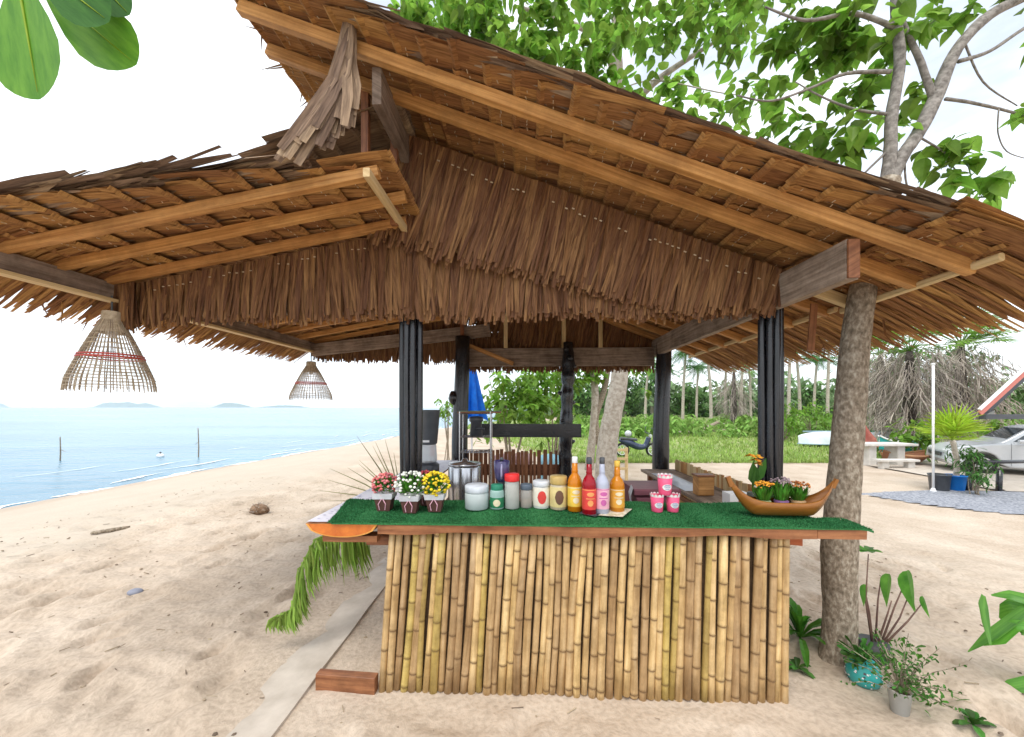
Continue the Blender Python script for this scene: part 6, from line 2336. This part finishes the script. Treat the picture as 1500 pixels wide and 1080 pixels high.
m_ = MB()
low = [(.02, .35), (.10, .22), (.40, .20)] + [(.78 - .34 * math.cos(q * math.pi / 8), .30 + .34 * math.sin(q * math.pi / 8)) for q in range(9)] + [(1.3, .20), (3.0, .20)] + \
      [(3.38 - .34 * math.cos(q * math.pi / 8), .30 + .34 * math.sin(q * math.pi / 8)) for q in range(9)] + [(3.95, .22), (4.15, .35), (4.18, .65), (4.10, .90), (3.2, .93), (1.35, .92), (1.0, .90), (.35, .78), (.06, .62)]
vs, fs = car_sec(low, 0, 1.68)
m_.add(vs, fs); bd = m_.build('body', CARP, car)
bv = bd.modifiers.new('soft_edges', 'BEVEL'); bv.width = .045; bv.segments = 3; bv.limit_method = 'ANGLE'; bv.angle_limit = R(50)
m_ = MB()
cab = [(1.05, .89), (1.25, 1.02), (1.72, 1.38), (1.95, 1.44), (3.0, 1.44), (3.5, 1.36), (3.95, .95), (4.0, .88)]
vs, fs = car_sec(cab, .05, 1.63, .16)
m_.add(vs, fs); cb_ = m_.build('cabin', CARP, car)
bv = cb_.modifiers.new('soft_edges', 'BEVEL'); bv.width = .04; bv.segments = 3; bv.limit_method = 'ANGLE'; bv.angle_limit = R(35)


def car_panel(name, poly, mat, y=None):
    m_ = MB()
    vs = []
    for (x, z) in poly:
        k_ = .16 * max(0, (z - .85) / .55)
        vs.append((cx0 + x, cy0 + .05 + k_ - .006, g_ + z))
    m_.add(vs, [tuple(range(len(poly)))])
    m_.build(name, mat, car)


car_panel('side_window', ((1.38, .97), (2.38, .97), (2.38, 1.37), (2.0, 1.37), (1.80, 1.33)), CGLASS)
car_panel('side_window', ((2.46, .97), (3.35, .97), (3.25, 1.34), (3.0, 1.37), (2.46, 1.37)), CGLASS)
m_ = MB()
m_.add([(cx0 + x - .008, cy0 + y_, g_ + z + .008) for x, y_, z in ((1.30, .17, 1.05), (1.30, 1.51, 1.05), (1.68, 1.40, 1.35), (1.68, .28, 1.35))], [(0, 1, 2, 3)]); m_.build('windscreen', CGLASS, car)
for x in (.78, 3.38):
    for y_ in (.02, 1.48):
        w_ = Vector((cx0 + x, cy0 + y_, g_ + .29))
        m_ = MB()
        m_.tube([w_, w_ + Vector((0, .20, 0))], .29, 24); wo = m_.build('wheel', TYRE, car)
        m_ = MB()
        yy = -.008 if y_ < 1 else .208
        m_.tube([w_ + Vector((0, yy, 0)), w_ + Vector((0, yy * .2 + .1, 0))], .19, 20)
        for q in range(5):
            a = q * 2 * math.pi / 5
            m_.beam(w_ + Vector((0, yy * 1.5, 0)), w_ + Vector((.18 * math.cos(a), yy * 1.5, .18 * math.sin(a))), .02, .05, (-math.sin(a), 0, math.cos(a)))
        m_.build('rim', STEEL, wo)
for y_ in (.10, 1.28):
    m_ = MB(); m_.ball((cx0 + .13, cy0 + y_ + .15, g_ + .63), .15, 10, 6, (.75, 1.0, .5)); m_.build('headlight', GLASS, car, True)
m_ = MB(); m_.beam((cx0 + .01, cy0 + .35, g_ + .50), (cx0 + .01, cy0 + 1.33, g_ + .50), .02, .12); m_.build('grille', DARKPLASTIC, car)
m_ = MB(); m_.beam((cx0 + 1.42, cy0 - .10, g_ + .99), (cx0 + 1.60, cy0 - .10, g_ + .99), .12, .11, (0, 0, 1), .5, 0, .3); m_.build('wing_mirror', CARP, car)
for x in (2.15, 3.05):
    m_ = MB(); m_.beam((cx0 + x, cy0 - .012, g_ + .80), (cx0 + x + .18, cy0 - .012, g_ + .80), .03, .03, (0, 0, 1), .5, 0, .3); m_.build('door_handle', CARP, car)
for x in (1.32, 2.42, 3.15):
    m_ = MB(); m_.beam((cx0 + x, cy0 - .003, g_ + .26), (cx0 + x, cy0 - .003, g_ + .92), .006, .006, (0, 1, 0)); m_.build('door_seam', DARKPLASTIC, car)

# sea marks
for (x, y0, y1, Ys, lab) in ((87, 640, 676, 15.4, 'short leaning stake with a twig standing in the sea'), (290, 627, 671, 16.4, 'thin straight stake standing in the sea')):
    a, e = atY(x, y1, Ys), atY(x + (1 if x < 100 else 0), y0, Ys)
    a.z = SEA_Z - .4
    t_ = thing('sea_stake', lab, 'stake', a)
    m_ = MB(); limb(m_, [a, a.lerp(e, .5) + Vector((.03, 0, 0)), e], [.026, .024, .018], 7, .06); m_.build('stake', BARK, t_, True)
    m_ = MB(); q = a.lerp(e, .62); limb(m_, [q, q + Vector((.12 if x < 100 else -.08, 0, -.04)), q + Vector((.25 if x < 100 else -.12, 0, -.10))], [.014, .01, .006], 5); m_.build('twig', BARK, t_, True)
b_ = atY(235, 668, 16.5); b_.z = SEA_Z
bo = thing('buoy', 'small white float bobbing between the two stakes', 'buoy', b_)
m_ = MB(); m_.ball(b_ + Vector((0, 0, .05)), .12, 12, 7, (1.3, .9, .9)); m_.build('float', WHITE, bo, True)
m_ = MB(); m_.lathe([(.03, .14), (.03, .19), (.05, .21), (.02, .23)], b_, 8); m_.build('lug', DARKPLASTIC, bo)

# things lying on the sand
p_ = atz(155, 793, -.12)
p_.z = gheight(p_.x, p_.y)
m_ = MB(); limb(m_, [p_ + Vector((-.13, -.05, .02)), p_ + Vector((0, 0, .03)), p_ + Vector((.15, .16, .03))], [.018, .026, .02], 8, .12)
tag(m_.build('driftwood', BARK, None, True), 'short dark driftwood stick lying on the smooth sand', 'driftwood')
p_ = atz(380, 755, -.05); p_.z = gheight(p_.x, p_.y)
hk = thing('coconut_husk', 'split brown coconut husk lying on the beach', 'husk', p_)
m_ = MB(); m_.ball(p_ + Vector((0, 0, .06)), .14, 12, 8, (1.0, .75, .6), .5, 0, .10); m_.build('shell', M('husk_brown', (.13, .075, .045), (.30, .20, .13), 30, rough=.95, bump=.8, coords='obj'), hk, True)
m_ = MB()
for q in range(40):
    d = rnd(); d.z = abs(d.z)
    o_ = p_ + Vector((0, 0, .05)) + Vector((d.x * .13, d.y * .10, d.z * .07))
    m_.blade([o_, o_ + d * .05, o_ + d * .09 + Vector((.03, 0, -.02))], [.012, .008, .002], rnd(), 0, rr(0, 1))
m_.build('fibres', DRYLEAF, hk)
p_ = atz(198, 873, 0); p_.z = gheight(p_.x, p_.y) + .012
m_ = MB(); m_.ball(p_, .055, 12, 7, (1.1, .8, .5), .5, 0, .03)
tag(m_.build('grey_pebble', plain('slate_grey', (.25, .26, .32), .6), None, True), 'rounded blue-grey stone lying on the footprinted sand', 'stone')
m_ = MB()
for q in range(1300):
    x_, y_ = rr(-7, 4.5), rr(1.4, 9) 
    if -1.0 < x_ < 1.7 and 2.0 < y_ < 2.6:
        continue
    z_ = gheight(x_, y_)
    if random.random() < .5:
        m_.ball((x_, y_, z_ + .003), rr(.004, .012), 5, 4, (1.3, 1, .6), rr(0, 1), 0, .2)
    else:
        a = rr(0, 3.14); L_ = rr(.015, .07)
        m_.tube([(x_, y_, z_ + .006), (x_ + L_ * math.cos(a), y_ + L_ * math.sin(a), z_ + .008)], rr(.0015, .004), 4, rr(0, 1))
tag(m_.build('beach_litter', M('litter', (.14, .10, .07), (.38, .30, .22), 3, rough=.9, var=.4)), 'twigs and crumbs of shell strewn over the sand', 'litter', kind='stuff')

# ------------------------------------------------------------------ plants by the tree
def rosette(name, label, base, n, L, W, mat, el=(.2, 1.2), droop=.5, shape=OVAL, cat='plant'):
    t_ = thing(name, label, cat, base)
    for q in range(n):
        m_ = MB()
        a = 2 * math.pi * q / n + rr(-.3, .3); e_ = rr(*el)
        d = Vector((math.cos(a) * math.cos(e_), math.sin(a) * math.cos(e_), math.sin(e_)))
        l_ = L * rr(.7, 1.1)
        leaf(m_, Vector(base) + Vector((0, 0, .02)), d, (0, 0, 1), l_, W * rr(.8, 1.1), shape, .35, droop)
        m_.build('leaf', mat, t_)
    return t_


p_ = atz(1180, 945, 0.0); p_.y += .05
b1 = Vector((p_.x, p_.y, gheight(p_.x, p_.y) - .01))
rosette('spider_lily', 'tuft of strap-leaved green lily between the bamboo and the tree trunk', b1, 30, .40, .05, GREENLEAF, (.5, 1.4), .45)
p_ = atz(1168, 982, 0); b1 = Vector((p_.x, p_.y, gheight(p_.x, p_.y) - .005))
rosette('seedling', 'tiny seedling sprouting from the sand by the trunk', b1, 8, .10, .04, DARKLEAF, (.2, 1.0), .4)

# taro with tall stalks
p_ = atz(1290, 975, 0); p_.y += .05
b1 = Vector((p_.x, p_.y, gheight(p_.x, p_.y) - .02))
ta = thing('taro_plant', 'taro plant with dark stalks and upright heart-shaped leaves beside the trunk', 'plant', b1)
Yt = b1.y
STALK = M('purple_stalk', (.10, .055, .05), (.20, .12, .09), 10, rough=.6)
for (x0, y0, xm, ym, xe, ye, L_, W_, dr_) in ((1290, 945, 1310, 890, 1328, 848, .25, .135, -1), (1285, 945, 1300, 900, 1306, 880, .20, .10, .9), (1278, 945, 1268, 880, 1272, 812, .0, 0, 0),
                                              (1278, 940, 1274, 900, 1268, 868, .13, .07, .6), (1292, 945, 1318, 905, 1330, 875, .13, .06, -.8), (1295, 945, 1330, 910, 1350, 885, .13, .05, -.9), (1282, 945, 1286, 880, 1290, 850, .0, 0, 0)):
    m_ = MB()
    e = atY(xe, ye, Yt)
    m_.tube([atY(x0, y0, Yt), atY(xm, ym, Yt), e], [.007, .005, .003], 6); m_.build('stalk', STALK, ta, True)
    if L_:
        m_ = MB()
        up_ = dr_ > 0 and L_ > .18
        s0 = e + Vector((0, 0, .05 if not up_ else .17))
        pts = [s0 + Vector((.03 * q * (1 if dr_ < 0 else -1) - (.02 if up_ else 0), -.02 * q, -L_ * q if not up_ else -L_ * q)) for q in (0, .06, .16, .3, .5, .72, .88, 1)]
        m_.blade(pts, [W_ * .35, W_ * .72, W_ * .97, W_, W_ * .82, W_ * .48, W_ * .2, W_ * .02], (1, .25, 0), .25, rr(.3, .7))
        m_.build('leaf', GREENLEAF, ta)
m_ = MB()
tp = atY(1270, 808, Yt)
for q in range(7):
    a = q * .9
    leaf(m_, tp, (math.cos(a), math.sin(a) * .6, .25), (0, 0, 1), rr(.06, .09), .05, OVAL, .3, .2)
m_.build('top_leaves', GREENLEAF, ta)
b2_ = b1 + Vector((-.02, .0, 0))
cyl('pot', [(.06, 0), (.065, .01), (.08, .13), (.07, .13)], b1 + Vector((0, 0, 0)), plain('black_pot', (.05, .05, .05), .6), ta, 16)

# mosaic pot
p_ = atz(1277, 1010, 0); b1 = Vector((p_.x, p_.y + .05, gheight(p_.x, p_.y) - .012))
mp_ = thing('mosaic_pot', 'round teal pot speckled with white and dark mosaic chips beside the tree', 'pot', b1)
m_ = MB(); m_.lathe([(.045, 0), (.07, .02), (.082, .06), (.076, .10), (.058, .125), (.062, .135), (.05, .135), (.045, .09)], b1, 22); m_.build('body', plain('teal_glaze', (.05, .42, .40), .25), mp_, True)
for q in range(70):
    a = rr(0, 6.28); z_ = rr(.02, .11)
    r_ = .082 - 6.5 * (z_ - .062) ** 2
    n_ = Vector((math.cos(a), math.sin(a), (z_ - .06) * 6)).normalized()
    s_ = n_.orthogonal().normalized(); u_ = n_.cross(s_)
    o_ = b1 + Vector((r_ * math.cos(a), r_ * math.sin(a), z_)) + n_ * .003
    k_ = rr(.004, .009)
    m_ = MB()
    m_.add([o_ + s_ * k_, o_ + u_ * k_ * rr(.5, 1), o_ - s_ * k_ * rr(.5, 1), o_ - u_ * k_, o_ - n_ * .005], [(0, 1, 2, 3), (0, 4, 1), (1, 4, 2), (2, 4, 3), (3, 4, 0)])
    m_.build('mosaic_chip', random.choice([LABELWHITE, DARKPLASTIC, plain('aqua_chip', (.2, .6, .6), .25) if q == 0 else LABELWHITE]), mp_)
m_ = MB()
for q in range(60):
    d = rnd(); d.z = abs(d.z) + .3
    leaf(m_, b1 + Vector((0, 0, .12)) + d * rr(.0, .08), d, rnd(), rr(.05, .10), .025, OVAL, .3, .3)
m_.build('foliage', DARKLEAF, mp_)

# clear plastic pot with a wiry shrub
p_ = atz(1327, 1052, 0); b1 = Vector((p_.x, p_.y + .03, gheight(p_.x, p_.y) - .008))
wp_ = thing('wiry_potted_shrub', 'wiry small-leaved shrub in a clear plastic pot on the sand', 'plant', b1)
m_ = MB(); m_.lathe([(.034, 0), (.037, .005), (.048, .12), (.050, .125), (.044, .125), (.034, .01)], b1, 18); m_.build('pot', M('clear_pot', (.60, .60, .56), (.70, .70, .66), 8, rough=.2, alpha=.55), wp_, True)
cyl('soil', [(.03, .004), (.034, .008), (.043, .105), (.0, .11)], b1, GAPSHADE_SOIL, wp_, 16)
st, lf = MB(), MB()
for q in range(44):
    a = rr(0, 6.28); e_ = rr(.15, 1.4)
    L_ = rr(.16, .34)
    d = Vector((math.cos(a) * math.cos(e_), math.sin(a) * math.cos(e_), math.sin(e_)))
    o_ = b1 + Vector((0, 0, .11))
    pts = [o_, o_ + d * L_ * .5 + Vector((0, 0, .03)), o_ + d * L_]
    st.tube(pts, [.0028, .002, .001], 4, rr(0, 1))
    for f in range(11):
        s = .35 + .65 * f / 11
        k_ = pts[0].lerp(pts[1], s * 2) if s < .5 else pts[1].lerp(pts[2], s * 2 - 1)
        leaf(lf, k_, rnd() + d * .5, rnd(), rr(.014, .030), .011, OVAL, .2, .2)
st.build('stem', BARK, wp_)
lf.build('foliage', DARKLEAF, wp_)
# low weeds around it
m_ = MB()
for (x, y, n, r_) in ((1290, 1000, 70, .10), (1310, 965, 60, .10), (1350, 1030, 30, .08), (1260, 965, 40, .06)):
    p_ = atz(x, y, 0); o_ = Vector((p_.x, p_.y, gheight(p_.x, p_.y)))
    for q in range(n):
        d = rnd(); d.z = abs(d.z) + .2
        leaf(m_, o_ + Vector((rr(-r_, r_), rr(-r_, r_), 0)) + d * rr(0, .10), d, rnd(), rr(.03, .07), .018, OVAL, .3, .3)
tag(m_.build('ground_weeds', GREENLEAF), 'low weeds sprouting round the pots by the tree', 'weeds', kind='stuff')

# young banana plant whose leaves reach in from beside the path
b1 = Vector((3.02, 2.05, gheight(3.02, 2.05)))
bp = thing('young_banana', 'young banana plant with broad glossy leaves reaching over the sand', 'plant', b1)
m_ = MB(); limb(m_, [b1 - Vector((0, 0, .02)), b1 + Vector((-.05, 0, .25)), b1 + Vector((-.12, 0, .48))], [.05, .04, .02], 9, .03); m_.build('stem', GREENLEAF, bp, True)
BLEAF = M('banana_leaf', (.06, .22, .02), (.16, .40, .05), 14, (.25, 5, 1), rough=.35, bump=.3, var=.3, spec=.5, transl=.4, dist=.01)
for pts, ws, sd_ in (
        (((1560, 905), (1500, 895), (1452, 930), (1418, 955)), (.03, .05, .05, .005), (0, .4, 1)),
        (((1540, 915), (1490, 915), (1465, 935), (1440, 945)), (.02, .05, .06, .01), (.1, .3, 1)),
        (((1450, 945), (1442, 915), (1438, 890), (1440, 872)), (.015, .05, .055, .02), (1, .3, .1)),
        (((1560, 930), (1510, 880), (1480, 872), (1452, 872)), (.03, .06, .05, .008), (.2, .5, 1)),
        (((1560, 940), (1520, 915), (1490, 905), (1470, 912)), (.04, .16, .18, .05), (.3, .5, 1)),
        (((1590, 1010), (1530, 1005), (1490, 1012), (1458, 1018)), (.04, .11, .10, .03), (.1, .6, .8)),
        (((1590, 1040), (1530, 1030), (1490, 1034), (1462, 1030)), (.03, .07, .06, .01), (.1, .9, .4)),
        (((1590, 1080), (1530, 1062), (1495, 1066), (1462, 1075)), (.03, .06, .05, .01), (.1, .6, .6))):
    m_ = MB()
    P_ = [atY(x, y, 1.95 + .05 * i) for i, (x, y) in enumerate(pts)]
    full, wf_ = [], []
    for i in range(3):
        for q in range(4):
            t_ = q / 4
            full.append(P_[i].lerp(P_[i + 1], t_)); wf_.append(ws[i] + (ws[i + 1] - ws[i]) * t_)
    full.append(P_[-1]); wf_.append(ws[-1])
    m_.blade(full, wf_, sd_, .3, rr(.2, .8)); m_.build('leaf', BLEAF, bp, True)
p_ = atz(1425, 1078, 0); b1 = Vector((p_.x, p_.y, gheight(p_.x, p_.y) - .005))
rosette('small_weed', 'small dark weed on the sand under the banana leaves', b1, 16, .10, .035, DARKLEAF, (.2, 1.2), .4, cat='weed')

# sea almond branch that hangs over the camera side of the beach
b1 = atY(-60, -150, .95)
br = thing('sea_almond_branch', 'sea almond branch with big rounded green leaves hanging into view', 'branch', b1)
m_ = MB(); limb(m_, [b1 + Vector((-.5, .1, .7)), b1 + Vector((-.2, .05, .28)), b1, atY(10, -40, .92), atY(60, -20, .9)], [.02, .015, .010, .007, .004], 7, .05); m_.build('twig', BARK, br, True)
ALMOND = M('almond_leaf', (.10, .30, .02), (.20, .46, .04), 16, (.5, 3, 1), rough=.4, bump=.25, var=.3, spec=.4, transl=.5, dist=.004)
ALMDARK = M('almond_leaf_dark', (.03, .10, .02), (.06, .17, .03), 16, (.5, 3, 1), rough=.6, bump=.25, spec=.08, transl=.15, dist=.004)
for (x0, y0, x1, y1, wpx, Yl, mt) in ((22, -60, 58, 146, 104, .90, ALMOND), (50, -30, 200, 95, 88, .93, ALMOND), (40, -60, 160, 32, 74, .88, ALMDARK), (120, -50, 190, 22, 50, .92, ALMDARK),
                                      (0, -90, -120, 60, 110, .95, ALMOND), (20, -100, 90, -180, 100, .95, ALMOND)):
    a, e = atY(x0, y0, Yl + .02), atY(x1, y1, Yl)
    m_ = MB()
    W_ = wpx * Yl / F
    sh = ((0, .06), (.12, .16), (.3, .48), (.5, .80), (.68, .98), (.82, .93), (.90, .76), (.95, .56), (.98, .36), (.995, .18), (1.0, .04))
    d = e - a
    m_.blade([a + d * q for q, w_ in sh], [W_ * w_ for q, w_ in sh], (d.z, 0, -d.x), .16, rr(.3, .7))
    lo_ = m_.build('leaf', mt, br, True)
    m_ = MB(); m_.tube([a + d * q + Vector((0, -.002, 0)) for q in (0, .3, .6, .95)], [.0035, .0028, .002, .0006], 5); m_.build('midrib', YELLOWLEAF, lo_, True)

# ------------------------------------------------------------------ sea haze
def haze_box():
    m_ = MB()
    lo, hi = Vector((-9500, -60, -9)), Vector((6500, 6500, 75))
    v_ = [(x, y, z) for x in (lo.x, hi.x) for y in (lo.y, hi.y) for z in (lo.z, hi.z)]
    m_.add(v_, [(0, 1, 3, 2), (4, 6, 7, 5), (0, 4, 5, 1), (2, 3, 7, 6), (0, 2, 6, 4), (1, 5, 7, 3)])
    mt = bpy.data.materials.new('haze')
    mt.use_nodes = True
    n_, l_ = mt.node_tree.nodes, mt.node_tree.links
    n_.remove(n_['Principled BSDF'])
    pv = n_.new('ShaderNodeVolumePrincipled')
    pv.inputs['Color'].default_value = (.90, .96, 1.0, 1)
    pv.inputs['Density'].default_value = 0.00013
    pv.inputs['Anisotropy'].default_value = 0.2
    l_.new(pv.outputs['Volume'], n_['Material Output'].inputs['Volume'])
    o = m_.build('haze', mt)
    o['label'] = 'thin pale sea haze over the whole view'
    o['kind'] = 'stuff'
    return o


haze_box()
